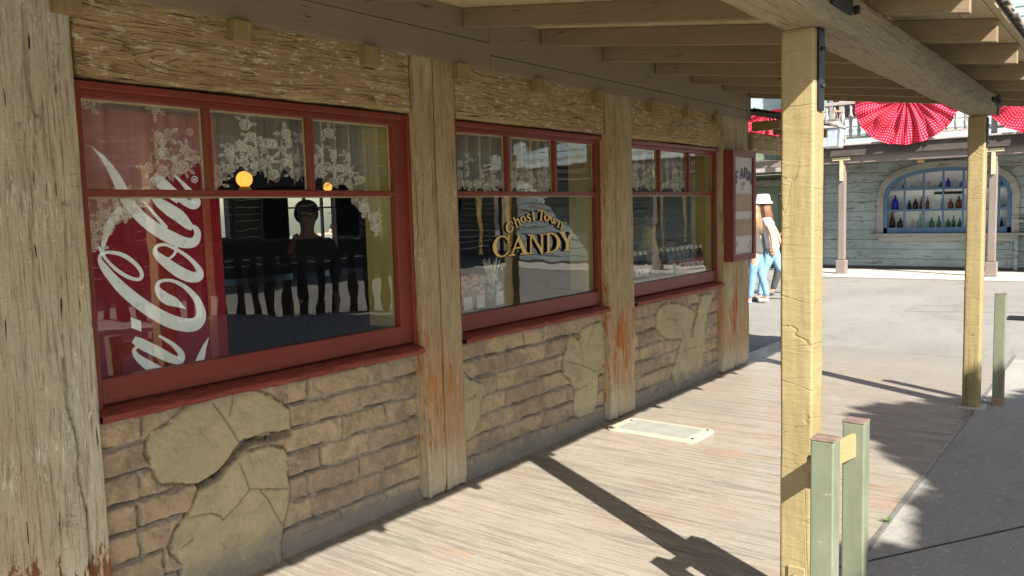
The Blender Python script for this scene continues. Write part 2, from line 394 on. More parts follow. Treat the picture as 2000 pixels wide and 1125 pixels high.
m_shelfback = plain('white board back', (.82, .82, .82), .7, sc=3, var=.06)
m_shake = M('dark cedar shakes', .9); _f = m_shake.noise((7, 20, 20), 1, 5, .7)
m_shake = m_shake.out(m_shake.mix(m_shake.th(_f, .35, .65), (.05, .04, .035), (.16, .13, .105)), m_shake.bump(_f, .8, .02))
m_shakegrey = plain('grey cedar shake', (.30, .27, .23), .9, var=.4, sc=12, bump=.6)
m_cream = plain('cream enamel', (.60, .52, .30), .5, sc=6)
m_yjamb = plain('yellow painted jamb', (.50, .42, .165), .5, sc=3)
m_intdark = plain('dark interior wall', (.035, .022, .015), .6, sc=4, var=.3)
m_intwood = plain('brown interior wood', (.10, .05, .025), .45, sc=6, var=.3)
m_cloth = plain('white counter cloth', (.62, .60, .54), .7, sc=4)
m_black = plain('matt black', (.012, .012, .014), .6)
m_gold = plain('gold leaf', (.70, .50, .17), .4, 0, .18, 90)
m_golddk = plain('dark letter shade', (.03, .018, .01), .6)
m_goldcord = plain('gold satin', (.62, .43, .13), .35, sc=20, var=.3)

def glass_mat(name, ior=1.75, tint=(.93, .95, .93), wob=.02):
    m = M(name); t = m.t; t.nodes.remove(m.b)
    tr = m.n('BsdfTransparent'); tr.inputs[0].default_value = (*tint, 1)
    gl = m.n('BsdfGlossy'); gl.inputs['Roughness'].default_value = 0.0; gl.inputs[0].default_value = (1, 1, 1, 1)
    fr = m.n('Fresnel'); fr.inputs[0].default_value = ior
    b = m.bump(m.noise((3, 3, 3), 1, 2, .5), wob, .05); m.put(gl.inputs['Normal'], b)
    mx = m.n('MixShader'); ge = m.n('NewGeometry'); m.put(mx.inputs[0], m.math('MULTIPLY', fr.outputs[0], m.math('SUBTRACT', 1, ge.outputs['Backfacing']))); t.links.new(tr.outputs[0], mx.inputs[1]); t.links.new(gl.outputs[0], mx.inputs[2])
    t.links.new(mx.outputs[0], t.nodes['Material Output'].inputs[0]); return m.m
m_glass = glass_mat('old window glass', 2.1)
m_glass2 = glass_mat('display window glass', 1.45)
def bottle_glass(name, col, alpha=.5):
    m = M(name, .08, col=col); m.b.inputs['Alpha'].default_value = alpha; return m.m
def sheer_mat():
    m = M('sheer net', .8); t = m.t; t.nodes.remove(m.b)
    tr = m.n('BsdfTransparent'); di = m.n('BsdfDiffuse'); di.inputs[0].default_value = (.80, .78, .70, 1)
    tl = m.n('BsdfTranslucent'); tl.inputs[0].default_value = (.80, .78, .70, 1)
    a = m.n('AddShader'); t.links.new(di.outputs[0], a.inputs[0]); t.links.new(tl.outputs[0], a.inputs[1])
    mx = m.n('MixShader'); f = m.math('ADD', .19, m.math('MULTIPLY', m.noise((40, 2, 2), 1, 3), .16)); m.put(mx.inputs[0], f)
    t.links.new(tr.outputs[0], mx.inputs[1]); t.links.new(a.outputs[0], mx.inputs[2]); t.links.new(mx.outputs[0], t.nodes['Material Output'].inputs[0]); return m.m
m_sheer = sheer_mat()
def lace_mat():
    m = M('lace thread', .8); t = m.t; m.b.inputs['Base Color'].default_value = (.95, .93, .86, 1); m.b.inputs['Alpha'].default_value = .95
    return m.m
m_lace = lace_mat()

def rough_box(x0, x1, y0, y1, z0, z1, res, amp, seed=0, axis=2, cracks=(), worn=None):
    """box whose faces are finely gridded and worn: (verts, faces). cracks: polylines of points with width and depth"""
    nx, ny, nz = [max(1, int(round(abs(b - a) / r))) for a, b, r in ((x0, x1, res[0]), (y0, y1, res[1]), (z0, z1, res[2]))]
    idx = {}; V = []; N = []; F = []
    def vid(i, j, k):
        key = (i, j, k)
        if key not in idx:
            idx[key] = len(V); V.append((x0 + (x1 - x0) * i / nx, y0 + (y1 - y0) * j / ny, z0 + (z1 - z0) * k / nz))
            n = Vector(((-1 if i == 0 else 1 if i == nx else 0), (-1 if j == 0 else 1 if j == ny else 0), (-1 if k == 0 else 1 if k == nz else 0))); N.append(n.normalized())
        return idx[key]
    for i in range(nx):
        for j in range(ny):
            for k in (0, nz):
                q = [vid(i, j, k), vid(i + 1, j, k), vid(i + 1, j + 1, k), vid(i, j + 1, k)]; F.append(q if k else q[::-1])
    for i in range(nx):
        for k in range(nz):
            for j in (0, ny):
                q = [vid(i, j, k), vid(i + 1, j, k), vid(i + 1, j, k + 1), vid(i, j, k + 1)]; F.append(q if not j else q[::-1])
    for j in range(ny):
        for k in range(nz):
            for i in (0, nx):
                q = [vid(i, j, k), vid(i, j + 1, k), vid(i, j + 1, k + 1), vid(i, j, k + 1)]; F.append(q if i else q[::-1])
    V = np.array(V); N = np.array([tuple(n) for n in N])
    sc = np.array([18., 18., 18.]); sc[axis] = 2.5
    h = (fbm(V * sc, seed, 3) - .5) * amp
    h += (fbm(V * sc * 4, seed + 9, 2) - .5) * amp * .5
    edge = (np.abs(N) > .1).sum(1) > 1
    h -= edge * amp * (.4 + .9 * fbm(V * 9, seed + 3, 2))
    for pl, wd, dp in cracks:
        P = np.array(pl)
        dmin = np.full(len(V), 9.)
        for a, b in zip(P[:-1], P[1:]):
            ab = b - a; t = np.clip(((V - a) @ ab) / (ab @ ab), 0, 1); dmin = np.minimum(dmin, np.linalg.norm(V - (a + t[:, None] * ab), axis=1))
        h -= dp * np.clip(1 - dmin / wd, 0, 1) ** .7
    if worn is not None: h += worn(V)
    V = V + N * h[:, None]
    mb = MB(); mb.v = [tuple(p) for p in V]; mb.f = [tuple(q) for q in F]; return mb

# ================================================================== THE SHOP
YW, YF, YG = 3.17, 3.10, 3.19                     # brick face, post face, glass
shop = thing('candy_shop', 'old timber and adobe candy shop with three red framed windows and a covered porch', 'shop', (0, 3.4, 0))
bays = [(1.44, 3.24), (3.55, 5.34), (5.60, 7.475)]

def inpoly(px, pz, poly):
    n = len(poly); c = np.zeros(px.shape, bool); j = n - 1
    for i in range(n):
        xi, zi = poly[i]; xj, zj = poly[j]
        c ^= ((zi > pz) != (zj > pz)) & (px < (xj - xi) * (pz - zi) / (zj - zi + 1e-12) + xi); j = i
    return c
def pdist(px, pz, line, closed=False):
    d = np.full(px.shape, 9.); L = list(line) + ([line[0]] if closed else [])
    for (ax, az), (bx, bz) in zip(L[:-1], L[1:]):
        vx, vz = bx - ax, bz - az; t = np.clip(((px - ax) * vx + (pz - az) * vz) / (vx * vx + vz * vz + 1e-12), 0, 1)
        d = np.minimum(d, np.hypot(px - ax - t * vx, pz - az - t * vz))
    return d
def tr(pts, ox, oy, s, y=YW):
    r = []
    for a, b in pts:
        p = ony(ox + a / s, oy + b / s, y); r.append((p[0], p[2]))
    return r
A_ = lambda p: tr(p, 150, 680, 2.528)
B_ = lambda p: tr(p, 780, 560, 1.991)
patches = [
    [A_([(600, 245), (700, 205), (850, 195), (940, 230), (1010, 280), (1040, 300), (1042, 400), (960, 410), (880, 425), (800, 455), (760, 500), (735, 560), (690, 620), (600, 670), (500, 665), (400, 665), (370, 620), (355, 560), (330, 520), (328, 470), (360, 420), (440, 370), (470, 340), (520, 290)]),
     A_([(600, 680), (690, 628), (745, 568), (800, 525), (870, 495), (950, 485), (1010, 485), (1028, 520), (1025, 600), (1040, 690), (1030, 780), (1010, 860), (1000, 940), (980, 1060), (930, 1180), (470, 1220), (520, 1060), (490, 1035), (455, 1010), (455, 950), (480, 880), (540, 820), (575, 740)])],
    [B_([(655, 185), (690, 210), (700, 165), (735, 145), (775, 135), (800, 180), (805, 215), (790, 300), (760, 330), (765, 370), (750, 490), (690, 510), (670, 500), (672, 400), (655, 360), (630, 340), (628, 290), (640, 230)]),
     B_([(215, 300), (240, 330), (270, 362), (325, 385), (330, 410), (308, 440), (305, 500), (270, 585), (240, 600), (215, 600)])],
    [B_([(1010, 70), (1060, 62), (1110, 75), (1148, 100), (1160, 60), (1165, 30), (1210, 25), (1205, 60), (1190, 90), (1175, 200), (1170, 330), (1080, 385), (1070, 410), (1060, 360), (1050, 345), (1075, 260), (1090, 200), (1050, 205), (1010, 190), (990, 160), (988, 110)])]]
cracks = [
    [A_([(660, 270), (740, 380), (790, 460)]), A_([(760, 205), (755, 270), (740, 330)]), A_([(790, 560), (840, 690), (1030, 690)]), A_([(840, 690), (770, 780), (710, 845), (690, 820), (640, 808), (535, 835)]), A_([(890, 695), (930, 740), (960, 800), (1000, 865)]), A_([(500, 980), (560, 940)])],
    [B_([(640, 290), (690, 300), (760, 330)]), B_([(720, 240), (745, 150)]), B_([(705, 300), (700, 250), (690, 210)]), B_([(672, 400), (720, 380)]), B_([(250, 440), (290, 420)])],
    [B_([(1075, 260), (1110, 240), (1172, 230)]), B_([(1135, 190), (1130, 140), (1148, 100)]), B_([(1030, 120), (1070, 130)]), B_([(1090, 170), (1110, 230), (1130, 290)])]]
gaps = [[A_([(1045, 415), (960, 440), (880, 450), (820, 480), (780, 515), (740, 560), (690, 622), (600, 676)])], [], [B_([(1150, 100), (1135, 150), (1130, 190)])]]
for bi, (xa, xb) in enumerate(bays):
    res = (.0055, .007, .009)[bi]; xa2, xb2 = xa - .12, xb + .1
    nx, nz = int((xb2 - xa2) / res), int(.9 / res)
    gx, gz = np.meshgrid(np.linspace(xa2, xb2, nx), np.linspace(-.02, .875, nz)); sh = gx.shape
    P3 = np.stack([gx, gz, np.zeros(sh)], -1)
    wz = gz + .007 * (fbm(P3 * 5, 20 + bi, 3) - .5) * 2; wx = gx + .016 * (fbm(P3 * 7, 31 + bi, 3) - .5) * 2
    ch = .118; row = np.floor((wz - .015) / ch); fz = (wz - .015) - row * ch
    rs = row.astype(int) + 3
    rr = np.random.RandomState(5 + bi); bx = np.zeros(sh); tint = np.zeros(sh)
    edges = {}
    for r_ in np.unique(rs):
        xs = [xa2 - .3 + rr.rand() * .25]
        while xs[-1] < xb2 + .3: xs.append(xs[-1] + rr.uniform(.27, .47))
        xs = np.array(xs); tn = rr.rand(len(xs)); m_ = rs == r_
        k = np.searchsorted(xs, wx[m_]) - 1; bx[m_] = np.minimum(wx[m_] - xs[k], xs[np.minimum(k + 1, len(xs) - 1)] - wx[m_]); tint[m_] = tn[k]
    ez = np.minimum(fz, ch - fz)
    jn = fbm(P3 * 24, 55 + bi, 3)
    e = np.minimum(bx, ez) - .0045 - .016 * (jn - .42)
    brick = np.clip(e / .005, 0, 1); brick = brick * brick * (3 - 2 * brick)
    n1 = fbm(P3 * 13, 71 + bi, 4); n2 = fbm(P3 * 60, 91 + bi, 2)
    h = brick * (.017 + .007 * (tint - .5)) + (n1 - .5) * .014 * (.5 + brick) + (n2 - .5) * .008
    # open slit at the top or foot of many courses, its shade also put in the colour
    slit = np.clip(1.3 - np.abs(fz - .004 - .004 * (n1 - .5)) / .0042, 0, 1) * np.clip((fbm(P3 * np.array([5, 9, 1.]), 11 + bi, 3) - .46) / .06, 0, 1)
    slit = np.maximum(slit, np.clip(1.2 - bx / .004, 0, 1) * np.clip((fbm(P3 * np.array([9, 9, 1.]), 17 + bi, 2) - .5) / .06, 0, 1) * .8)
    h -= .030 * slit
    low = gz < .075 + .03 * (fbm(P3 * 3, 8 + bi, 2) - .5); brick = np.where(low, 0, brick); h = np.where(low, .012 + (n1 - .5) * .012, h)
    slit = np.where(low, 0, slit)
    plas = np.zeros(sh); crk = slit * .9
    for p in patches[bi]:
        q = np.array(p); ins = inpoly(gx + .03 * (n1 - .5) + .01 * (n2 - .5), gz + .03 * (jn - .5) + .012 * (n2 - .5), p); d = pdist(gx, gz, p, True)
        lift = np.clip(d / .012, 0, 1)
        h = np.where(ins, .018 + .007 * lift ** .5 + (n1 - .5) * .014 + (n2 - .5) * .004, h); plas = np.where(ins, 1, plas); crk = np.where(ins, 0, crk)
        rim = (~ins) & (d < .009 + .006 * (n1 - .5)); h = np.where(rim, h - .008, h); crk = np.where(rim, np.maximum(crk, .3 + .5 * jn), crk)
    for c in cracks[bi]:
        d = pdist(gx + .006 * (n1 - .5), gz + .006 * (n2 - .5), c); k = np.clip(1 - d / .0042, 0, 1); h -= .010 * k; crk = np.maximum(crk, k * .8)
    for c in gaps[bi]:
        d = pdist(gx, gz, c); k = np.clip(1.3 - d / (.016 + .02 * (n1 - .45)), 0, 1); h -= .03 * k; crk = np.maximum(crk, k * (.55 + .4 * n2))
    curb = np.clip((.08 - gz) / .08, 0, 1) * (.05, .03, .02)[bi] * np.clip((xb2 + .2 - gx) / (xb2 - xa2), 0, 1)
    yy = YW - h - curb
    mb = MB(); mb.grid([[ (gx[i, j], yy[i, j], gz[i, j]) for j in range(nx)] for i in range(nz)])
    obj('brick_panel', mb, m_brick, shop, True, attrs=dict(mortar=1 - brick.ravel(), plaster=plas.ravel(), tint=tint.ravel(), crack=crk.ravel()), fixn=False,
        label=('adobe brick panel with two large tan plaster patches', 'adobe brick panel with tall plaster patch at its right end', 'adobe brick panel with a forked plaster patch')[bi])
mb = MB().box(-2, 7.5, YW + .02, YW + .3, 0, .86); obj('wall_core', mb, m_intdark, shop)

# posts of the wall
def crackline(pts, y=YF): return [tuple(ony(a, b, y)) for a, b in pts]
ck0 = [(crackline([(47, 10), (50, 60), (55, 130), (66, 210), (73, 225)]), .008, .02), (crackline([(73, 225), (68, 330), (66, 450), (70, 600)]), .004, .012),
       (crackline([(127, 700), (133, 790), (150, 850), (156, 880), (153, 920), (170, 990), (178, 1060), (178, 1140)]), .006, .03),
       (crackline([(106, 600), (110, 680), (113, 740)]), .003, .008)]
def knots(V):
    h = np.zeros(len(V))
    for px, py, r in ((140, 880, .03), (135, 1020, .05), (40, 250, .03), (20, 860, .02), (125, 400, .03)):
        c = np.array(ony(px, py, YF)); d = np.linalg.norm(V - c, axis=1); h += np.where(d < r, .008 * np.cos(d / r * 14) * (1 - d / r), 0)
    return h
obj('timber_post', rough_box(.92, 1.448, YF, YF + .32, 0, 2.75, (.007, .03, .009), .012, 1, 2, ck0, knots), m_post0, shop, True, label='broad pale flaking post at the left of the windows')
for k, (a, b, z0) in enumerate(((3.205, 3.365, 0), (3.368, 3.55, 0), (5.20, 5.33, 0), (5.335, 5.60, 0), (7.30, 7.62, 0), (7.635, 7.97, 0))):
    def foot(V, s=k):
        f = np.clip((.07 - V[:, 2]) / .07, 0, 1); return -f * .022 * fbm(V * np.array([60, 60, 4.]), s + 40, 2)
    rs = .007 if k < 2 else .011
    obj('timber_post', rough_box(a, b, YF + (.006 if k % 2 else 0), YF + .3, z0, 2.52, (rs, .03, .012), .012, 5 + k, 2, (), foot), m_post, shop, True)
# lintels
for k, (a, b) in enumerate(((1.45, 3.203), (3.552, 5.198), (5.602, 7.298))):
    def scal(V): return -.014 * (V[:, 2] < 2.16) * fbm(V * np.array([4, 1, 1.]), 3, 3)
    obj('lintel', rough_box(a, b, YF + .012, YF + .3, 2.138, 2.50, (.012, .03, .008), .010, 20 + k, 0, (), scal), m_lintel, shop, True)
for k, x in enumerate((.55, 1.33, 2.05, 2.80, 3.49, 4.26, 4.99, 5.80, 6.43, 7.06)):
    obj('beam_end_block', MB().box(x + .045, x + .14, YF - .042, YF + .1, 2.350 + .004 * (k % 3), 2.4475), m_block, shop, bevel=.004)
# frieze boards above
for a, b, z0, z1, yo in ((-2, 3.86, 2.448, 2.60, 0), (-2, 3.86, 2.603, 2.90, .004), (3.864, 7.98, 2.440, 2.53, 0), (3.864, 7.98, 2.533, 2.90, .004)):
    obj('frieze_board', MB().box(a, b, YF - .015 + yo, YF + .1, z0, z1), m_frieze, shop, bevel=.003)
obj('end_wall', MB().box(7.90, 7.97, YF + .3, 9.0, 0, 3.4), m_darkwood, shop)

# windows
def window(k, xa, xb, mull, zt=2.135, zb=.885):
    g = (1.488, 3.105) if k == 0 else (3.60, 5.155) if k == 1 else (5.66, 7.278)
    W = thing_part('window', shop)
    fr = MB(); y0, y1 = YW - .035, YW + .10
    fr.box(xa, xa + .03, y0, y1, zb, zt); fr.box(xb - .055, xb, y0, y1, zb, zt); fr.box(xa + .03, xb - .055, y0, y1, zt - .03, zt)
    obj('outer_frame', fr, m_red, W, bevel=.004)
    s = MB(); y0, y1 = YW - .012, YW + .035
    s.box(xa + .028, g[0], y0, y1, .9, zt - .028); s.box(g[1], xb - .052, y0, y1, .9, zt - .028)
    s.box(g[0], g[1], y0, y1, 2.076, zt - .028); s.box(g[0], g[1], y0, y1, .9, 1.0)
    obj('sash', s, m_red, W, bevel=.004)
    t = MB(); ty = (YW - .006, YW + .04); t.box(g[0], g[1], *ty, 1.703, 1.732)
    for x in mull: t.box(x - .014, x + .014, *ty, 1.732, 2.076)
    obj('muntin', t, m_red, W, bevel=.003)
    bd = MB(); xs = [g[0]] + list(mull) + [g[1]]
    for a, b in zip(xs[:-1], xs[1:]):                               # cream putty lines round the panes
        bd.box(a + (.014 if a != g[0] else 0), b - (.014 if b != g[1] else 0), YG + .006, YG + .012, 2.068, 2.076)
        bd.box(b - (.020 if b != g[1] else .007), b - (.014 if b != g[1] else 0), YG + .006, YG + .012, 1.732, 2.068)
    bd.box(g[0], g[1], YG + .006, YG + .012, 1.697, 1.703)
    obj('putty_line', bd, m_cream, W)
    for a, b in zip(xs[:-1], xs[1:]): obj('pane', MB().box(a + .004, b - .004, YG, YG + .004, 1.73, 2.074), m_glass, W)
    obj('pane', MB().box(g[0] + .002, g[1] - .002, YG, YG + .004, 1.002, 1.703), m_glass, W)
    # sloping sill
    nxx = 90; P = []
    for (yy, zz) in ((YW + .02, .892), (YW - .02, .888), (YW - .088, .874), (YW - .093, .866), (YW - .091, .846), (YW - .01, .848)):
        row = []
        for i in range(nxx + 1):
            x = xa - .005 + ((3.203, 5.198, 7.298)[k] - xa + .004) * i / nxx; n = mnoise.noise(Vector((x * 9, yy * 30, k * 5))) * .006 * (1 if zz < .88 else .15)
            row.append((x, yy + n, zz + n * .7))
        P.append(row)
    obj('sill', MB().grid(P), m_sill, W, True)
    obj('jamb_lining', MB().box(g[1] + .004, g[1] + .02, YG + .012, YG + .22, .99, 2.12), m_yjamb, W)
    obj('jamb_lining', MB().box(g[0] - .02, g[0] - .004, YG + .012, YG + .22, .99, 2.12), m_yjamb, W)
    return W
def thing_part(name, parent):
    o = bpy.data.objects.new(name, None); o.empty_display_size = .1; C.objects.link(o); o.parent = parent; return o
W1 = window(0, 1.445, 3.24, (2.015, 2.56)); W2 = window(1, 3.555, 5.335, (4.112, 4.64)); W3 = window(2, 5.605, 7.475, (6.174, 6.731))
W1['label'] = 'red framed window with a soda machine behind its left half'; W2['label'] = 'red framed window with gold lettering'; W3['label'] = 'red framed window with dark bottles on its shelf'

# porch roof
RX = [-1.6, -.85, -.15, .6, 1.35, 2.11, 2.87, 3.62, 4.38, 5.155, 5.95, 6.64, 7.30, 7.94]
rz = lambda y: 2.66 - .136 * (3.1 - y)
for x in RX:
    a, b = 3.084, .540; z = [(a, rz(a)), (b, rz(b)), (b, rz(b) + .105), (a, rz(a) + .105)]
    obj('rafter', MB().poly([(x, y, zz) for y, zz in z], (.045, 0, 0)), m_rafter, shop, bevel=.003)
dk = MB(); y = 3.095; k = 0
while y > .5:
    w_ = .142; y2 = max(y - w_, .505)
    xs = [-2, 1.2 + (k * 1.7) % 3, 8.15]
    for a, b in zip(xs[:-1], xs[1:]):
        p = [(a, y, rz(y) + .107), (a, y2 + .004, rz(y2) + .107), (a, y2 + .004, rz(y2) + .125), (a, y, rz(y) + .125)]; dk.poly(p, (b - a - .004, 0, 0))
    y = y2; k += 1
    if y2 <= .506: break
obj('roof_boards', dk, m_deckbd, shop)
shk = MB(); rnd = random.Random(3)
for row in range(9):                                                # shake courses; the lowest hang ragged over the edge
    yb = .492 + row * .30; x = -2.0
    while x < 8.2:
        w_ = rnd.uniform(.07, .16); e = rnd.uniform(-.014, .016); yy0 = yb + e; yy1 = yb + .42; zo = .128 + .004 * (row % 2) + .018
        z0, z1 = rz(yy0) + zo + .012, rz(yy1) + .132; t = rnd.uniform(.012, .02)
        shk.poly([(x, yy0, z0), (x, yy0, z0 + t), (x, yy1, z1 + t * .4), (x, yy1, z1)], (w_ - .006, 0, 0)); x += w_
obj('roof_shakes', shk, m_shakegrey, shop)
st = MB(); x = -2.
while x < 8.1:
    w_ = rnd.uniform(.08, .16); st.box(x, x + w_ - .008, .480 + rnd.uniform(-.012, .012), .56, rz(.5) + .13, rz(.5) + .139 + rnd.uniform(0, .004)); x += w_
obj('starter_course', st, m_shake, shop)
obj('roof_underlay', MB().poly([(-2, .50, rz(.5) + .1265), (-2, .50, rz(.5) + .129), (-2, 3.4, rz(3.4) + .131), (-2, 3.4, rz(3.4) + .1275)], (10.15, 0, 0)), m_black, shop)
ckb = [([(x, .85, 2.36), (x + .05, .85, 2.27), (x + .02, .85, 2.22)], .006, .012) for x in (3.4, 4.4, 4.9, 5.6, 6.1, 2.2)]
obj('porch_beam', rough_box(-2, 7.05, .85, 1.035, 2.215, 2.358, (.02, .02, .014), .008, 33, 0, ckb), m_beam, shop, True)
# porch posts with straps
for k, (px, pz) in enumerate(((2.95, 2.216), (6.965, 2.216))):
    po = obj('porch_post', rough_box(px, px + .118, .915, 1.032, 0.0, pz, (.006 if k == 0 else .012, .006 if k == 0 else .012, .010), .0045, 80 + k, 2), m_yellow, shop, True,
             label=('nearer yellow porch post beside the two bollards', 'farther yellow porch post at the right')[k])
    s = MB().box(px + .03, px + .09, .906, .9145, 1.93 if k == 0 else 1.98, 2.5 if k == 0 else 2.2)
    s.box(px + .03, px + .09, .84, .8485, 2.2, 2.36) if k == 1 else None
    s.box(px - .05, px + .19, .838, .8485, 2.27, 2.34)
    for bx, bz in ((px + .06, 2.02), (px + .06, 2.15)): s.lathe([(0, -.012), (.012, -.012), (.012, 0), (0, 0)], (bx, .905, bz), 8)
    obj('strap', s, m_iron if k == 0 else m_iron, po, bevel=.002)
    pl = MB().box(px - .009, px - .0015, .935, 1.0, .03, .255 if k == 0 else .27)
    obj('base_plate', pl, m_cream if False else m_yellow, po, bevel=.006, segs=3)
    for zz in (.10, .16, .22): obj('bolt', MB().tube([(px - .012, .97, zz), (px - .05, .972, zz)], .009, 8), m_rust, po)
    obj('footing', MB().box(px - .03, px + .15, .88, 1.06, -.01, .02), m_kerb, po, bevel=.006)
for x in (6.72, 6.78, 6.84, 6.93, 6.99, 2.66, 2.72, 3.2): obj('bolt_head', MB().tube([(x, .852, 2.30), (x, .832, 2.30)], .016, 8), m_iron, shop)

# header and little roof beyond the corner post
obj('gate_header', rough_box(7.975, 9.5, YF - .03, YF + .1, 2.14, 2.33, (.03, .03, .012), .014, 44, 0), m_lintel, shop, True)
for x in (8.02, 8.62, 9.2, 9.5): obj('rafter_tail', MB().box(x, x + .09, YF - .28, YF, 2.34, 2.43), m_block if x < 10 else m_cream, shop, bevel=.004)
sr = MB(); rnd = random.Random(9)
for row in range(4):
    x = 7.99
    while x < 9.55:
        w_ = rnd.uniform(.1, .2); y0 = YF - .42 + row * .17 + rnd.uniform(-.02, .02); z0 = 2.44 + row * .035
        sr.poly([(x, y0, z0), (x, y0, z0 + .022), (x, y0 + .4, z0 + .125), (x, y0 + .4, z0 + .10)], (w_ - .008, 0, 0)); x += w_
obj('gate_roof_shakes', sr, m_shake, shop)

# interior shell (seen through the glass)
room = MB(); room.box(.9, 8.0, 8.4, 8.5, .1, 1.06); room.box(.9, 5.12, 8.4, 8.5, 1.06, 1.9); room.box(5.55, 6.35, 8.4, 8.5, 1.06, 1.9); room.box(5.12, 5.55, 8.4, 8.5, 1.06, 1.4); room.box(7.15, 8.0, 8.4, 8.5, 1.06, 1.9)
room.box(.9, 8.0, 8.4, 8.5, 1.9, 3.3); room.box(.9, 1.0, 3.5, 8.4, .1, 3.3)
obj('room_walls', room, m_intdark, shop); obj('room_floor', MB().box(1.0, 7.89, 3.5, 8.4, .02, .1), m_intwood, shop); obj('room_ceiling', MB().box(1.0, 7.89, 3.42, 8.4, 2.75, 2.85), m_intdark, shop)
obj('main_roof', MB().poly([(-2, 3.2, 2.9), (-2, 9, 3.6), (-2, 9, 3.7), (-2, 3.2, 3.0)], (10, 0, 0)), m_shake, shop)
rw = MB()
for x in (6.35, 6.62, 6.9, 7.13): rw.box(x, x + .025, 8.38, 8.42, 1.06, 1.9)
rw.box(6.35, 7.15, 8.37, 8.4, 1.72, 1.74); rw.box(6.3, 7.2, 8.3, 8.4, 1.03, 1.06); obj('rear_window_bars', rw, m_intwood, shop)
obj('window_shelf', MB().box(3.5, 5.2, YG + .012, YG + .5, .97, 1.0), m_intwood, shop, label='dark display shelf inside the lettered window')
obj('window_shelf', MB().box(5.55, 7.28, YG + .012, YG + .55, .99, 1.015), m_cloth, shop, label='white cloth covered display shelf')
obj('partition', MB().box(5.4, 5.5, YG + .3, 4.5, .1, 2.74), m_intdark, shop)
ctr = MB().box(3.5, 7.2, 6.2, 6.8, .1, 1.0); ctr.box(3.45, 7.25, 6.15, 6.85, 1.0, 1.04); tag(obj('counter', ctr, m_intwood, bevel=.01), 'dark wooden sales counter inside the shop behind the glass', 'counter')

# ------------------------------------------------------------------ soda machine with white script
YM = 3.43
sm = thing('vending_machine', 'red soda vending machine with white script standing behind the left window', 'vending machine', (1.8, YM, .1))
def metal_red():
    m = M('soda red panel', .3, spec=.5); f = m.noise((14, 14, 14), 1, 5, .7)
    col = m.mix(m.th(f, .3, .7), (.22, .007, .014), (.27, .010, .018)); z = m.sep()[2]
    dr = m.n('TexVoronoi'); m.put(dr.inputs[0], m.pos((16, 1, 16))); dr.inputs['Scale'].default_value = 1
    col = m.mix(m.math('MULTIPLY', m.th(dr.outputs[0], .10, .06), .35), col, (.50, .10, .11)); m.put(m.b.inputs['Emission Color'], col); m.b.inputs['Emission Strength'].default_value = .05; return m.out(col)  # slight emission added to lift the red panel in the dim room
m_soda = metal_red()
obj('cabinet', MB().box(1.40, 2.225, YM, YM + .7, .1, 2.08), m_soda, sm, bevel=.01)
obj('door_trim', MB().box(2.125, 2.165, YM - .008, YM - .001, .12, 2.05), plain('salmon trim', (.50, .12, .08), .4), sm, bevel=.003)
zB = lambda a, b: ony(140 + a / 3.75, 440 + b / 3.75, YM)
def cat(pts, sub=6):
    out = []; n = len(pts)
    for i in range(n - 1):
        p0, p1, p2, p3 = [np.array(pts[max(0, min(n - 1, i + d))], float) for d in (-1, 0, 1, 2)]
        for k in range(sub):
            t = k / sub; out.append(.5 * ((2 * p1) + (-p0 + p2) * t + (2 * p0 - 5 * p1 + 4 * p2 - p3) * t * t + (-p0 + 3 * p1 - 3 * p2 + p3) * t ** 3))
    out.append(np.array(pts[-1], float)); return out
def ribbon(mb, pts, conv, yoff, sub=6, rounded=True):
    P = cat(pts, sub); L = []; R_ = []
    for i, p in enumerate(P):
        d = P[min(i + 1, len(P) - 1)][:2] - P[max(i - 1, 0)][:2]; d = d / (np.linalg.norm(d) + 1e-9); n = np.array([-d[1], d[0]]) * max(p[2], .6)
        a = conv(*(p[:2] + n)); b = conv(*(p[:2] - n)); L.append((a[0], a[1] + yoff, a[2])); R_.append((b[0], b[1] + yoff, b[2]))
    m = len(L); fs = [(i, i + 1, m + i + 1, m + i) for i in range(m - 1)]; mb.add(L + R_, fs)
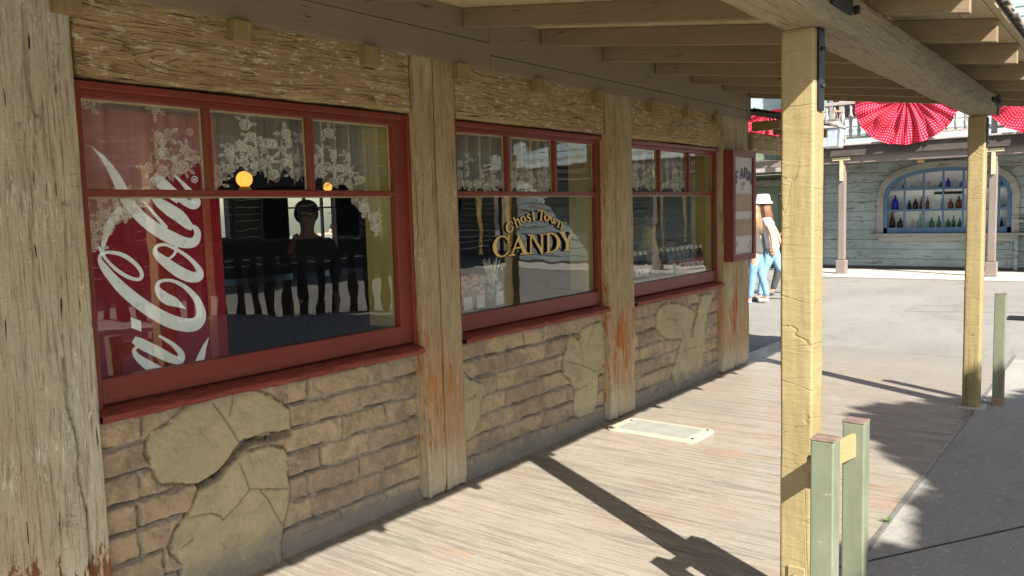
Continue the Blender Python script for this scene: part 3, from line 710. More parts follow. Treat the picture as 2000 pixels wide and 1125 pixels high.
strokes = [
    [(838, 614, 1), (800, 592, 14), (750, 562, 34), (695, 540, 40), (650, 502, 34), (624, 455, 18), (640, 415, 13), (695, 402, 11), (760, 415, 13), (835, 458, 17), (900, 525, 23), (938, 600, 30), (943, 672, 38), (900, 724, 48), (820, 728, 50), (715, 700, 50), (600, 640, 48), (480, 558, 46), (375, 470, 42), (290, 380, 34), (228, 300, 26), (204, 250, 15), (212, 215, 11), (262, 198, 12), (335, 206, 14), (405, 236, 16), (470, 288, 15), (508, 345, 14), (505, 386, 13), (470, 396, 12), (400, 374, 14), (320, 320, 13), (255, 255, 11), (222, 205, 12), (190, 150, 8)],
    [(222, 205, 13), (228, 150, 16), (245, 80, 22), (270, 10, 30), (310, -60, 30), (360, -130, 26)],
    [(145, -570, 1), (205, -515, 14), (262, -445, 24), (312, -365, 33), (355, -285, 38), (400, -190, 42), (470, -95, 42), (555, -15, 44), (650, 50, 46), (745, 100, 46), (830, 128, 40), (893, 122, 34), (918, 75, 26), (912, 35, 22), (885, 5, 14)],
    [(735, 100, 10), (757, 135, 11), (762, 175, 11), (745, 215, 10), (705, 243, 9), (655, 225, 8)],
    [(603, 190, 16), (622, 152, 13), (680, 142, 11), (745, 168, 12), (820, 212, 13), (888, 270, 16), (930, 330, 24), (925, 375, 34), (868, 378, 40), (790, 345, 42), (712, 292, 38), (640, 235, 30), (600, 188, 16)],
    [(590, -360, 38), (655, -305, 42), (720, -245, 42), (790, -190, 40)],
    [(600, -210, 26), (640, -165, 34), (710, -115, 44), (790, -60, 44), (850, 0, 30), (880, 20, 20)],
    [(742, -372, 8), (800, -315, 12), (855, -255, 20), (895, -200, 30), (905, -160, 34), (870, -150, 30), (800, -185, 24), (740, -225, 18)],
    [(500, -195, 10), (560, -130, 11), (620, -60, 12), (690, 20, 14)],
    [(632, 808, 8), (700, 848, 14), (755, 890, 18), (795, 940, 24), (790, 985, 28), (735, 980, 32), (660, 945, 38), (580, 905, 40), (500, 865, 38), (448, 835, 26)],
    [(480, 885, 10), (452, 912, 14), (468, 955, 22), (520, 1000, 32), (590, 1045, 38), (680, 1090, 38), (760, 1120, 30)],
]
sc_ = MB()
for i, s in enumerate(strokes): ribbon(sc_, s, zB, -.0030 - .0004 * i)
for j, pl in enumerate(([(430, 675), (505, 700), (508, 780), (435, 750)], [(1005, 815), (985, 890), (968, 990), (900, 1003), (925, 945), (965, 870)])):
    sc_.add([(zB(*p)[0], YM - .0028, zB(*p)[2]) for p in pl], [tuple(range(len(pl)))])
cr = [(893 + 21 * math.cos(t), -335 + 23 * math.sin(t), 3) for t in np.linspace(0, 2 * PI, 14)]; ribbon(sc_, cr, zB, -.008, 2)
for q in ([(883, -327, 2.5), (903, -327, 2.5)], [(883, -327, 2.5), (883, -340, 2.5), (892, -343, 2.5), (894, -330, 2.5)], [(894, -336, 2.5), (904, -344, 2.5)]): ribbon(sc_, q, zB, -.0085, 1)
def script_mat():
    m = M('white script paint', .45); f = m.noise((5, 5, 5), 1, 3)
    v = m.n('TexVoronoi'); m.put(v.inputs[0], m.pos((22, 1, 22))); v.inputs['Scale'].default_value = 1
    rg = m.math('MULTIPLY', m.th(v.outputs[0], .10, .14), m.th(v.outputs[0], .24, .18)); c = m.mix(m.math('MULTIPLY', rg, .5), m.mix(f, (.62, .63, .62), (.74, .75, .73)), (.40, .42, .42)); m.put(m.b.inputs['Emission Color'], c); m.b.inputs['Emission Strength'].default_value = .13; return m.out(c)  # added glow keeps the white letters bright behind the glass
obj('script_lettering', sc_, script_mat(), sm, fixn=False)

# ------------------------------------------------------------------ lettering on the middle window
def glyphs(mb, polys, conv, y0):
    for i, p in enumerate(polys):
        q = [conv(*c) for c in p]; mb.add([(a[0], y0 - .00025 * i, a[2]) for a in q], [tuple(range(len(q)))])
zL = lambda a, b: ony(940 + a / 8.653, 390 + b / 8.653, YG - .003)
def strip(outer, inner):                           # quads between two outlines of equal count
    return [[outer[i], outer[i + 1], inner[i + 1], inner[i]] for i in range(len(outer) - 1)]
CP = strip([(430, 645), (385, 615), (320, 608), (250, 635), (200, 700), (172, 790), (190, 880), (240, 950), (310, 977), (380, 957), (430, 912), (462, 845)],
           [(425, 690), (385, 645), (335, 628), (290, 645), (255, 700), (240, 780), (250, 860), (278, 920), (325, 952), (385, 925), (420, 885), (450, 835)])
CP += [[(428, 612), (448, 608), (446, 745), (432, 745), (424, 690)]]
AP = [[(592, 640), (612, 650), (512, 930), (485, 930)], [(440, 930), (552, 922), (552, 942), (440, 948)], [(598, 592), (618, 605), (760, 905), (685, 915), (592, 670)], [(640, 908), (795, 895), (795, 918), (640, 930)], [(522, 812), (640, 795), (645, 820), (515, 832)]]
NP = [[(805, 600), (830, 610), (830, 900), (803, 902)], [(765, 590), (850, 588), (856, 606), (770, 608)], [(790, 905), (855, 893), (855, 912), (790, 918)], [(812, 592), (850, 590), (1012, 850), (1012, 925), (995, 915)], [(988, 585), (1014, 582), (1016, 900), (990, 880)], [(955, 585), (1045, 573), (1045, 592), (957, 602)]]
DP = [[(1088, 575), (1128, 572), (1132, 882), (1092, 888)], [(1050, 573), (1128, 562), (1128, 580), (1052, 592)], [(1058, 888), (1135, 872), (1135, 890), (1060, 905)]]
DP += strip([(1120, 560), (1190, 565), (1260, 600), (1298, 660), (1308, 720), (1295, 790), (1250, 850), (1185, 884), (1130, 892)],
            [(1120, 580), (1160, 582), (1205, 605), (1240, 655), (1250, 715), (1243, 775), (1222, 830), (1180, 864), (1130, 874)])
YP = [[(1300, 555), (1365, 550), (1436, 695), (1430, 725), (1395, 715)], [(1283, 550), (1388, 543), (1388, 560), (1287, 568)], [(1490, 552), (1512, 552), (1440, 725), (1420, 700)], [(1450, 548), (1528, 538), (1524, 556), (1452, 564)], [(1396, 700), (1440, 700), (1446, 850), (1400, 855)], [(1368, 843), (1468, 836), (1468, 855), (1370, 864)]]
allp = CP + AP + NP + DP + YP
ar = [[(528, 410, 3), (500, 382, 6), (465, 382, 9), (425, 425, 14), (415, 480, 15), (432, 530, 13), (470, 548, 10), (508, 520, 9), (525, 468, 9), (505, 452, 5), (485, 462, 4)],
      [(520, 315, 6), (540, 312, 9), (565, 390, 11), (590, 462, 9)], [(560, 395, 4), (578, 345, 6), (605, 330, 9), (625, 375, 11), (645, 425, 9)], [(565, 478, 4), (612, 452, 4)], [(628, 432, 4), (662, 418, 4)],
      [(690, 285, 5), (660, 305, 11), (662, 350, 13), (690, 385, 6), (720, 375, 11), (728, 325, 13), (705, 285, 6), (688, 284, 5)],
      [(818, 268, 4), (795, 250, 6), (765, 262, 9), (770, 295, 11), (805, 315, 12), (812, 348, 9), (780, 370, 7), (755, 345, 4)],
      [(850, 180, 3), (856, 225, 9), (866, 320, 11), (878, 352, 8), (892, 340, 3)], [(832, 240, 4), (885, 228, 5)],
      [(942, 205, 4), (948, 182, 6), (1000, 188, 7), (1052, 196, 6), (1050, 225, 4)], [(1002, 190, 12), (990, 345, 12)], [(960, 345, 4), (1018, 352, 4)],
      [(1090, 252, 6), (1060, 275, 12), (1058, 330, 13), (1082, 362, 6), (1112, 345, 12), (1122, 290, 13), (1100, 255, 6), (1088, 252, 5)],
      [(1148, 290, 9), (1165, 350, 10), (1182, 410, 4)], [(1182, 412, 4), (1212, 325, 4)], [(1205, 315, 9), (1212, 370, 10), (1215, 418, 4)], [(1215, 418, 4), (1262, 345, 4)], [(1135, 285, 4), (1175, 295, 4)], [(1240, 335, 4), (1275, 348, 4)],
      [(1298, 360, 7), (1285, 410, 10), (1265, 465, 9)], [(1285, 410, 4), (1315, 382, 6), (1345, 395, 9), (1340, 450, 11), (1322, 500, 9)], [(1248, 458, 4), (1285, 475, 4)], [(1300, 490, 4), (1340, 510, 4)]]
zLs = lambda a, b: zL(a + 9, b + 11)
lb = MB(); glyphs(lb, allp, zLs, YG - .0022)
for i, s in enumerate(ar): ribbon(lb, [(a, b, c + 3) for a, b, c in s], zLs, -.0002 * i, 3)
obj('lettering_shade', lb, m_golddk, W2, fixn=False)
lt = MB(); glyphs(lt, allp, zL, YG - .010)
for i, s in enumerate(ar): ribbon(lt, [(a, b, c + 1.5) for a, b, c in s], zL, -.007 - .0003 * i, 3)
obj('gold_lettering', lt, m_gold, W2, fixn=False)

# ------------------------------------------------------------------ lace curtains
def rose(mb, cx, cz, r, fy, rot=0, leaves=True, rr_=random):
    pt = lambda x, z: (x, fy(x) - .004, z)
    def ann(r0, r1, lob, ph, cx_=cx, cz_=cz):
        n = 22; a = []; b = []
        for k in range(n + 1):
            t = 2 * PI * k / n; s = 1 + .10 * math.cos(lob * t + ph)
            a.append(pt(cx_ + r1 * s * math.cos(t), cz_ + r1 * s * math.sin(t))); b.append(pt(cx_ + r0 * s * math.cos(t), cz_ + r0 * s * math.sin(t)))
        mb.add(a + b, [(i, i + 1, n + 2 + i, n + 1 + i) for i in range(n)])
    ann(.80 * r, 1.0 * r, 6, rot); ann(.50 * r, .68 * r, 4, rot + 1, cx + .05 * r, cz + .03 * r); ann(.16 * r, .36 * r, 3, rot + 2, cx, cz + .08 * r)
    if leaves:
        for k in range(rr_.choice((3, 4, 5))):
            t = rot + k * 1.25 + rr_.uniform(-.3, .3); L = r * rr_.uniform(.9, 1.25); d = np.array([math.cos(t), math.sin(t)]); n = np.array([-d[1], d[0]])
            o = np.array([cx, cz]) + d * r * 1.08; loop = []; inn = []
            for s_, w_ in ((0, 0), (.3, .26), (.6, .28), (.85, .14), (1, 0), (.85, -.14), (.6, -.28), (.3, -.26), (0, 0)):
                p = o + d * L * s_ + n * L * w_; q = o + d * L * (.15 + .7 * s_) + n * L * w_ * .62; loop.append(pt(*p)); inn.append(pt(*q))
            m = len(loop); mb.add(loop + inn, [(i, i + 1, m + i + 1, m + i) for i in range(m - 1)])
            p = o + d * L * .15; q = o + d * L * .85; e = n * L * .05; mb.add([pt(*(p + e)), pt(*(p - e)), pt(*(q - e)), pt(*(q + e))], [(0, 1, 2, 3)])
def curtain(edge, ztop, label, seed, fold=38, dens=1.0, yb=3.29, extra=()):
    """edge: lower edge as list of pixel points, traced on the curtain's plane"""
    E = [ony(a, b, yb) for a, b in edge]; ex = np.array([p[0] for p in E]); ez = np.array([p[2] for p in E]); o_ = np.argsort(ex); ex, ez = ex[o_], ez[o_]
    zl = lambda x: float(np.interp(x, ex, ez))
    fy = lambda x: yb + .018 * math.sin(x * fold + 1.5 * math.sin(x * 9 + seed)) + .008 * math.sin(x * fold * 2.3)
    t = thing('lace_curtain', label, 'curtain', ((ex[0] + ex[-1]) / 2, yb, ztop), 'white lace curtains inside the shop windows')
    n = int((ex[-1] - ex[0]) / .006); P = []
    for j in range(9):
        row = []
        for i in range(n + 1):
            x = ex[0] + (ex[-1] - ex[0]) * i / n; z = ztop + (zl(x) + .006 * abs(math.sin(x * 90)) - ztop) * j / 8; row.append((x, fy(x), z))
        P.append(row)
    obj('net', MB().grid(P), m_sheer, t, True, fixn=False)
    mb = MB(); rr = random.Random(seed); x = ex[0] + .02
    while x < ex[-1] - .015:
        z = zl(x); r = rr.uniform(.020, .027)
        rose(mb, x, z + r * 1.4, r, fy, rr.uniform(0, 6), True, rr)
        if rr.random() < .85 * dens: rose(mb, x + rr.uniform(-.02, .02), z + r * 4.2, r * .9, fy, rr.uniform(0, 6), True, rr)
        if rr.random() < .45 * dens and z + .19 < ztop: rose(mb, x + rr.uniform(-.02, .02), z + r * 7.2 , r * .9, fy, rr.uniform(0, 6), rr.random() < .5, rr)
        x += r * 2.15
    for a, b in extra:
        p = ony(a, b, yb); rose(mb, p[0], p[2], .025, fy, rr.uniform(0, 6), True, rr)
    obj('lace_pattern', mb, m_lace, t, fixn=False)
curtain([(150, 560), (180, 500), (205, 465), (232, 440), (262, 425), (285, 398), (300, 372), (325, 345), (350, 350), (378, 330), (400, 300)], 2.10, 'net curtain with lace roses hanging in front of the red soda machine', 11, 30,
      extra=((308, 268), (330, 262), (300, 212), (170, 200), (322, 300)))
curtain([(402, 360), (430, 368), (440, 350), (455, 330), (470, 320), (485, 340), (500, 338), (515, 335), (530, 352), (542, 358), (552, 330), (562, 345), (575, 362), (590, 345), (607, 345)], 2.10, 'net curtain with lace roses hanging over the orange globe lamp', 12, 42,
      extra=((478, 243), (470, 285), (508, 276), (553, 262), (590, 268), (448, 297)))
curtain([(613, 350), (628, 345), (650, 368), (672, 362), (690, 390), (700, 412), (715, 425), (728, 440), (744, 470), (752, 478)], 2.10, 'net curtain with lace roses hanging at the right end of the left window', 13, 60,
      extra=((640, 260), (655, 300), (626, 300)))
curtain([(886, 370), (905, 365), (920, 374), (935, 368), (950, 374), (965, 366), (990, 372)], 2.10, 'faded net curtain in the first upper pane of the lettered window', 14, 46, .8)
curtain([(993, 376), (1010, 368), (1030, 372), (1045, 388), (1060, 392), (1075, 368), (1084, 360)], 2.10, 'faded net curtain in the second upper pane of the lettered window', 15, 60, .8)
curtain([(1228, 360), (1240, 372), (1255, 362), (1268, 372), (1282, 364)], 2.10, 'net curtain at the left end of the window with bottles', 16, 46, .7)
curtain([(1290, 372), (1305, 365), (1320, 375), (1335, 366), (1342, 370)], 2.10, 'net curtain over the middle of the window with bottles', 17, 46, .7)

# gold tie-backs and tassels
def drape(xp, zt, zb, w0, w1, y, label):
    a = ony(xp, 380, y)[0]; mb = MB(); n = 16
    P = []
    for j in range(n + 1):
        t = j / n; wd = w0 + (w1 - w0) * t; z = zt + (zb - zt) * t
        P.append([(a + wd * (i / 12 - .5) + .004 * math.sin(j * .7), y + .012 * math.cos(i * 1.6 + j * .2), z) for i in range(13)])
    mb.grid(P); mb.ball((a, y, zb - .01), .016, sc=(1, 1, .8)); mb.lathe([(.006, 0), (.016, -.05), (.014, -.055), (0, -.055)], (a, y, zb - .015), 10)
    tag(obj('gold_drape', mb, m_goldcord, smooth=True, fixn=False), label, 'drape', 'narrow gold drapes inside the shop windows')
drape(935, 1.72, 1.40, .055, .02, 3.42, 'narrow gold drape with tassel left of the gold lettering')
drape(993, 1.74, 1.36, .07, .05, 3.75, 'pale gold drape behind the start of the gold lettering')
drape(1337, 1.72, 1.34, .06, .018, 3.42, 'gold drape with tassel above the row of dark bottles')
drape(1292, 1.74, 1.12, .03, .03, 3.62, 'long gold drape beside the big glass jar')
# globe lamps
def emis(name, col, st): m = M(name, .4, col=col); m.b.inputs['Emission Color'].default_value = (*col, 1); m.b.inputs['Emission Strength'].default_value = st; return m.m
m_globe = emis('lit amber globe', (1, .40, .06), .75)
for px, py, y, r, lb_ in ((477, 350, 4.6, .052, 'lit orange globe lamp showing under the lace in the left window'), (640, 365, 6.5, .045, 'small lit orange globe lamp near the right of the left window'), (952, 276, 5.2, .035, 'faint lit lamp behind the first upper pane of the lettered window'), (1126, 346, 5.4, .05, 'lit lamp behind the third upper pane of the lettered window')):
    p = ony(px, py, y); t = thing('globe_lamp', lb_, 'lamp', tuple(p), 'lit globe lamps inside the shop')
    obj('globe', MB().ball(p, r, 18, 12), m_globe, t, True)
    obj('lamp_fitting', MB().lathe([(.02, -r - .05), (.05, -r - .03), (.035, -r), (.02, -r + .01)], p, 12), m_gold, t)
    obj('hanger', MB().tube([(p[0], p[1], p[2] + r), (p[0], p[1], 2.75)], .006, 6), m_iron, t)

# jars of sweets (window 2) ----------------------------------------------------------
m_clear = bottle_glass('clear jar', (.75, .78, .76), .18); m_pink = plain('pink sweets', (.72, .40, .33), .6, sc=40, var=.3); m_white = plain('white card', (.75, .77, .80), .6)
m_stick = plain('white stick', (.8, .78, .74), .6)
def sweet_jar(px, py, w_, h_, label, sticks=False):
    p = ony(px, py, 3.34); x, y, z = p[0], 3.34, 1.0; t = thing('candy_jar', label, 'jar', (x, y, z), 'plastic candy jars on the shelf behind the lettered window')
    obj('jar_wall', MB().box(x - w_ / 2, x + w_ / 2, y - w_ / 2, y + w_ / 2, z, z + h_), m_clear, t, bevel=.01)
    rr = random.Random(int(px)); mb = MB(); n = 70 if not sticks else 40
    for k in range(n): mb.ball((x + rr.uniform(-.42, .42) * w_, y + rr.uniform(-.42, .42) * w_, z + .02 + h_ * rr.uniform(.0, .98)), rr.uniform(.010, .016), 7, 5)
    obj('sweets', mb, m_pink if not sticks else m_white, t)
    if sticks:
        s = MB()
        for k in range(14):
            a = rr.uniform(0, 6.28); s.tube([(x + .01 * math.cos(a), y + .01 * math.sin(a), z + h_ * .6), (x + .07 * math.cos(a), y + .05 * math.sin(a), z + h_ + rr.uniform(.03, .09))], .0035, 6)
        obj('lolly_sticks', s, m_stick, t)
    obj('price_card', MB().box(x - w_ * .3, x + w_ * .3, y - w_ / 2 - .006, y - w_ / 2 - .003, z + .005, z + h_ * .42), m_white, t)
sweet_jar(898, 600, .13, .20, 'clear jar of pink sweets cut off by the post')
sweet_jar(923, 600, .13, .20, 'clear jar full of pink sweets with a white card')
sweet_jar(962, 600, .12, .22, 'clear jar full of lollipops with sticks pointing out', True)
# window 3 display ---------------------------------------------------------------------
m_darkb = M('dark bottle glass', .12, col=(.012, .014, .025)).m; m_cap = plain('white bottle cap', (.72, .70, .62), .5)
def label_mat():
    m = M('bottle label', .6); z = m.sep()[2]; b = m.th(m.math('ABSOLUTE', m.math('SUBTRACT', z, 1.115)), .012, .014)
    c = m.mix(b, (.30, .03, .07), (.72, .66, .66)); c = m.mix(m.th(m.noise((60, 60, 40), 1, 2), .55, .6), c, (.35, .06, .12)); return m.out(c)
m_lab = label_mat()
proto = None
def dark_bottle(x, y, label):
    global proto
    if proto is None:
        z = 1.016
        t = thing('syrup_bottle', label, 'bottle', (x, y, z), 'dark syrup bottles lined up in the right window')
        obj('bottle', MB().lathe([(0.0, 0), (.031, 0), (.034, .006), (.034, .125), (.030, .145), (.016, .175), (.0125, .19), (.0125, .205)], (x, y, z), 16), m_darkb, t, True)
        obj('cap', MB().lathe([(.0155, .200), (.016, .203), (.016, .228), (.014, .231), (0, .231)], (x, y, z), 14), m_cap, t, True)
        obj('paper_label', MB().lathe([(.0347, .025), (.0350, .026), (.0350, .112), (.0347, .113)], (x, y, z), 16), m_lab, t)
        proto = t; return
    copy_tree(proto, (x, y, 1.016), label)
LW = 'pale labelled syrup bottle with a white cap'
ordn = ['nearest', 'second', 'third', 'fourth', 'fifth', 'sixth', 'seventh', 'last']
for k in range(8): dark_bottle(6.53 + k * .088, 3.29 - .004 * k, 'dark syrup bottle, %s from the left in the front row right of the small jar' % ordn[k])
for k in range(7): dark_bottle(6.56 + k * .088, 3.365 - .004 * k, 'dark syrup bottle, %s from the left in the row behind the front row' % ordn[k])
for k in range(4): dark_bottle(5.82 + k * .085, 3.27, 'dark syrup bottle, %s from the post at the left end of the shelf' % ordn[k])
for k in range(3): dark_bottle(5.86 + k * .085, 3.345, 'dark syrup bottle, %s from the post in the rear row at the left end' % ordn[k])
jt = thing('glass_jar', 'big stepped glass jar of yellow sweets with a ball stopper behind the bottles', 'jar', (6.79, 3.62, 1.016))
m_ysw = plain('yellow sweets', (.55, .43, .10), .4, sc=30, var=.5)
obj('jar_glass', MB().lathe([(.12, 0), (.135, .02), (.135, .16), (.12, .22), (.085, .27), (.075, .30), (.075, .40), (.07, .43), (.04, .45), (.02, .46)], (6.79, 3.62, 1.016), 24), m_clear, jt, True)
obj('sweets', MB().lathe([(.11, .01), (.125, .02), (.125, .16), (.11, .21), (.075, .265), (.066, .30), (.066, .40), (0, .41)], (6.79, 3.62, 1.016), 24), m_ysw, jt, True)
obj('stopper', MB().ball((6.79, 3.62, 1.016 + .49), .03), m_clear, jt, True)
j2 = thing('glass_jar', 'clear glass jar of white twisted sweets between the big jar and the bottles', 'jar', (6.52, 3.44, 1.016))
obj('jar_glass', MB().lathe([(.05, 0), (.055, .01), (.055, .18), (.04, .2), (.045, .21), (.03, .24), (.01, .25)], (6.52, 3.44, 1.016), 20), m_clear, j2, True)
tw = MB(); rr = random.Random(4)
for k in range(26):
    z = 1.02 + .006 * k; tw.tube([(6.49, 3.41, z), (6.55, 3.47, z + .03)] if k % 2 else [(6.49, 3.47, z), (6.55, 3.41, z + .03)], .006, 6)
obj('sweets', tw, plain('blue grey twists', (.35, .40, .40), .5), j2)
j3 = thing('glass_jar', 'small round green glass jar with a stopper in front of the bottles', 'jar', (6.50, 3.235, 1.016))
obj('jar_glass', MB().lathe([(.035, 0), (.045, .01), (.046, .08), (.035, .105), (.018, .12), (.022, .13), (.0, .135)], (6.47, 3.225, 1.016), 18), bottle_glass('pale green jar', (.45, .52, .40), .75), j3, True)
obj('stopper', MB().ball((6.47, 3.225, 1.016 + .155), .018), m_clear, j3, True)
bx = MB().box(7.28, 7.52, 3.9, 4.1, 1.281, 1.42); tag(obj('wooden_box', bx, plain('pale box wood', (.42, .26, .17), .6, sc=14), bevel=.004), 'pale wooden box standing behind the gold drape in the right window', 'box')
obj_st = tag(obj('display_stand', MB().box(7.0, 7.86, 3.85, 4.3, .1, 1.28).box(7.6, 7.64, 3.851, 4.299, 1.28, 1.5), m_greydk, bevel=.01), 'grey display stand behind the bottles in the right window', 'stand')

# ------------------------------------------------------------------ framed sign on corner posts
sg = thing('menu_sign', 'tall red framed case with a pale FARM poster mounted on the corner posts', 'sign', (7.55, YF, 1.6))
sx0, sx1, sz0, sz1, sy = 7.31, 7.88, 1.075, 2.12, YF - .10
fr = MB(); fr.box(sx0, sx0 + .06, sy, YF - .002, sz0, sz1); fr.box(sx1 - .06, sx1, sy, YF - .002, sz0, sz1); fr.box(sx0 + .06, sx1 - .06, sy, YF - .002, sz1 - .06, sz1); fr.box(sx0 + .06, sx1 - .06, sy, YF - .002, sz0, sz0 + .06)
obj('frame', fr, m_red, sg, bevel=.004)
obj('poster', MB().box(sx0 + .06, sx1 - .06, sy + .02, sy + .03, sz0 + .06, sz1 - .06), plain('pale lilac poster', (.52, .48, .47), .7, sc=3, var=.06), sg)
pt = MB(); m_ink = plain('blue grey ink', (.12, .12, .17), .7)
def sgl(a, b): return np.array([sx0 + .06 + a * (sx1 - sx0 - .12), sy + .017, sz0 + .06 + b * (sz1 - sz0 - .12)])
FARM = {'F': [[(0, 0), (0, 1)], [(0, 1), (.75, 1)], [(0, .55), (.55, .55)]], 'A': [[(0, 0), (.5, 1)], [(.5, 1), (1, 0)], [(.2, .38), (.8, .38)]],
        'R': [[(0, 0), (0, 1)], [(0, 1), (.6, 1), (.8, .78), (.6, .52), (0, .52)], [(.4, .52), (.9, 0)]], 'M': [[(0, 0), (0, 1)], [(0, 1), (.5, .35)], [(.5, .35), (1, 1)], [(1, 1), (1, 0)]]}
k = 0
for i, ch in enumerate('FARM'):
    th = (i - 1.5) * -.30; cx, cz = .535 + (i - 1.5) * .225, .835 - .018 * (i - 1.5) ** 2
    for s in FARM[ch]:
        pts = []
        for a, b in s:
            u, v = (a - .5) * .17, (b - .5) * .105 * 1.0
            pts.append((cx + u * math.cos(th * .5) - v * 2 * math.sin(th) * .5, cz + v + u * math.sin(th) * .35, .016))
        ribbon(pt, [(p[0], p[1], .012) for p in pts], lambda a, b: sgl(a, b), -.0003 * k, 1) if False else None
        P = [sgl(p[0], p[1]) for p in pts]; k += 1
        for a_, b_ in zip(P[:-1], P[1:]): pt.bar((a_[0], a_[1] - .0003 * k, a_[2]), (b_[0], b_[1] - .0003 * k, b_[2]), .022, .004, (0, 0, 1) if False else (0, -1, 0))
obj('lettering', pt, m_ink, sg)
pb = MB()
for (z0, z1) in ((.44, .62), (.185, .36)):
    for i in range(9):
        a = sgl(.04 + i * .104, z0 + .006 * (i % 2)); b = sgl(.04 + i * .104 + .085, z1 + .004 * (i % 3)); pb.box(a[0], b[0], sy + .016, sy + .0195, a[2], b[2])
obj('poster_planks', pb, timber('poster plank print', Z, (.45, .35, .25), (.40, .31, .22), (.2, .14, .1), bump=.05), sg)
pd = MB(); 
for (a, b, c, d) in ((.36, .72, .64, .725), (.44, .66, .56, .75), (.1, .08, .2, .13), (.8, .06, .9, .13)):
    p, q = sgl(a, b), sgl(c, d); pd.bar(p, q, .02, .003, (0, -1, 0))
obj('poster_emblem', pd, plain('faded tan ink', (.40, .33, .24), .7), sg)

# ================================================================== GROUND
struct(obj('ground', MB().add([(-60, -60, 0), (60, -60, 0), (60, 60, 0), (-60, 60, 0)], [(0, 1, 2, 3)]), m_plaza))
struct(obj('boardwalk_paving', MB().add([(-4, .955, .006), (9.35, .955, .006), (9.35, 3.3, .006), (-4, 3.3, .006)], [(0, 1, 2, 3)]), m_deck))
def wedge_pts():  # aggregate concrete beside the walk
    return [(-4, -6, .004), (8.4, -6, .004), (9.35, .93, .004), (-4, .93, .004)]
struct(obj('concrete_paving', MB().add(wedge_pts(), [(0, 1, 2, 3)]), m_conc))
struct(obj('paving_edge_strip', MB().box(-4, 9.6, .932, .953, -.02, .010), m_strip))
g1, g2 = onz(1700, 1097), onz(2000, 1030); d = (g2 - g1); 
gm = MB(); gm.bar(tuple(g1 - d * .6 + np.array([0, 0, .0045])), tuple(g2 + d * 2 + np.array([0, 0, .0045])), .012, .003); struct(obj('paving_joint', gm, m_groove))
# access hatch
ht = thing('access_hatch', 'cream rectangular access hatch set in the planked walk near the wall', 'hatch', (5.1, 2.65, 0))
hc = [onz(*p) for p in ((1212, 833), (1262, 818), (1395, 846), (1347, 868))]; hx0, hx1, hy0, hy1 = 4.98, 5.36, 2.33, 3.02
def rrect(x0, x1, y0, y1, r, z):
    o = []
    for cx, cy, a0 in ((x1 - r, y1 - r, 0), (x0 + r, y1 - r, 90), (x0 + r, y0 + r, 180), (x1 - r, y0 + r, 270)):
        for k in range(5): a = math.radians(a0 + k * 22.5); o.append((cx + r * math.cos(a), cy + r * math.sin(a), z))
    return o
obj('hatch_frame', MB().poly(rrect(hx0, hx1, hy0, hy1, .05, .004), (0, 0, .014)), m_hatch, ht, bevel=.004)
obj('hatch_lid', MB().poly(rrect(hx0 + .055, hx1 - .055, hy0 + .07, hy1 - .07, .015, .010), (0, 0, .013)), m_hatchlid, ht, bevel=.002)
hb = MB()
for x, y in ((hx0 + .08, hy0 + .045), (hx1 - .04, hy0 + .05), (hx1 - .08, hy1 - .05)): hb.lathe([(.0, .018), (.010, .018), (.010, .022), (0, .022)], (x, y, 0), 8)
obj('hatch_bolt', hb, m_iron, ht)

# bollards
m_bcap = plain('rusty bollard cap', (.21, .15, .125), .55, .2, .35, 30, .3)
def bollard(x, y, h, label, foot=False, wd=.076):
    t = thing('bollard', label, 'bollard', (x, y, 0), 'square sage green steel bollards')
    obj('shaft', MB().box(x - wd / 2, x + wd / 2, y - wd / 2, y + wd / 2, -.02, h), m_sage, t, bevel=.006, segs=3)
    obj('top_cap', MB().poly([(x - wd / 2 - .001, y - wd / 2 - .001, h - .002), (x + wd / 2 + .001, y - wd / 2 - .001, h - .002), (x + wd / 2 + .001, y + wd / 2 + .001, h - .002), (x - wd / 2 - .001, y + wd / 2 + .001, h - .002)], (0, 0, .007)), m_bcap, t, bevel=.003)
    if foot: obj('rusty_foot', MB().box(x - wd / 2 - .003, x + wd / 2 + .003, y - wd / 2 - .003, y + wd / 2 + .003, -.01, .065), m_rust, t, bevel=.003)
bollard(2.72, .80, .822, 'nearest square sage green bollard, left of the pair by the near porch post')
bollard(3.03, .783, .815, 'taller sage green bollard at the right of the pair by the near porch post')
bollard(7.19, .815, .872, 'sage green bollard with rusty foot beside the farther porch post', True)
hg = thing('gate_bracket', 'yellow steel bar joining the pair of bollards beside the near porch post', 'bracket', (2.9, .80, .74))
obj('bar', MB().bar((2.755, .825, .735), (3.03, .775, .735), .016, .085), m_yellow, hg, bevel=.002)
obj('hinge', MB().box(2.72, 2.75, .838, .862, .64, .75), m_rust, hg, bevel=.003)
# drain grate
dp = onz(1992, 622); dg = MB()
for i in range(6): dg.box(dp[0] - .2 + i * .07, dp[0] - .16 + i * .07, dp[1] - .25, dp[1] + .12, .002, .012)
dg.box(dp[0] - .24, dp[0] + .24, dp[1] - .28, dp[1] + .15, .001, .005)
tag(obj('drain_grate', dg, m_iron), 'small dark metal drain cover set in the asphalt at the right edge', 'drain')
# little weed in the joint
wp = onz(1737, 1022); wd_ = MB(); rr = random.Random(2)
for k in range(26):
    a = rr.uniform(0, 6.28); L = rr.uniform(.02, .05); q = (wp[0] + L * math.cos(a), .944 + L * math.sin(a), .01 + rr.uniform(.0, .02)); s = .004
    wd_.add([(wp[0] - s * math.sin(a), .944 + s * math.cos(a), .012), (wp[0] + s * math.sin(a), .944 - s * math.cos(a), .012), q], [(0, 1, 2)])
tag(obj('weed', wd_, plain('weed green', (.10, .16, .04), .7), fixn=False), 'tiny green weed growing in the joint beside the planked walk', 'plant')

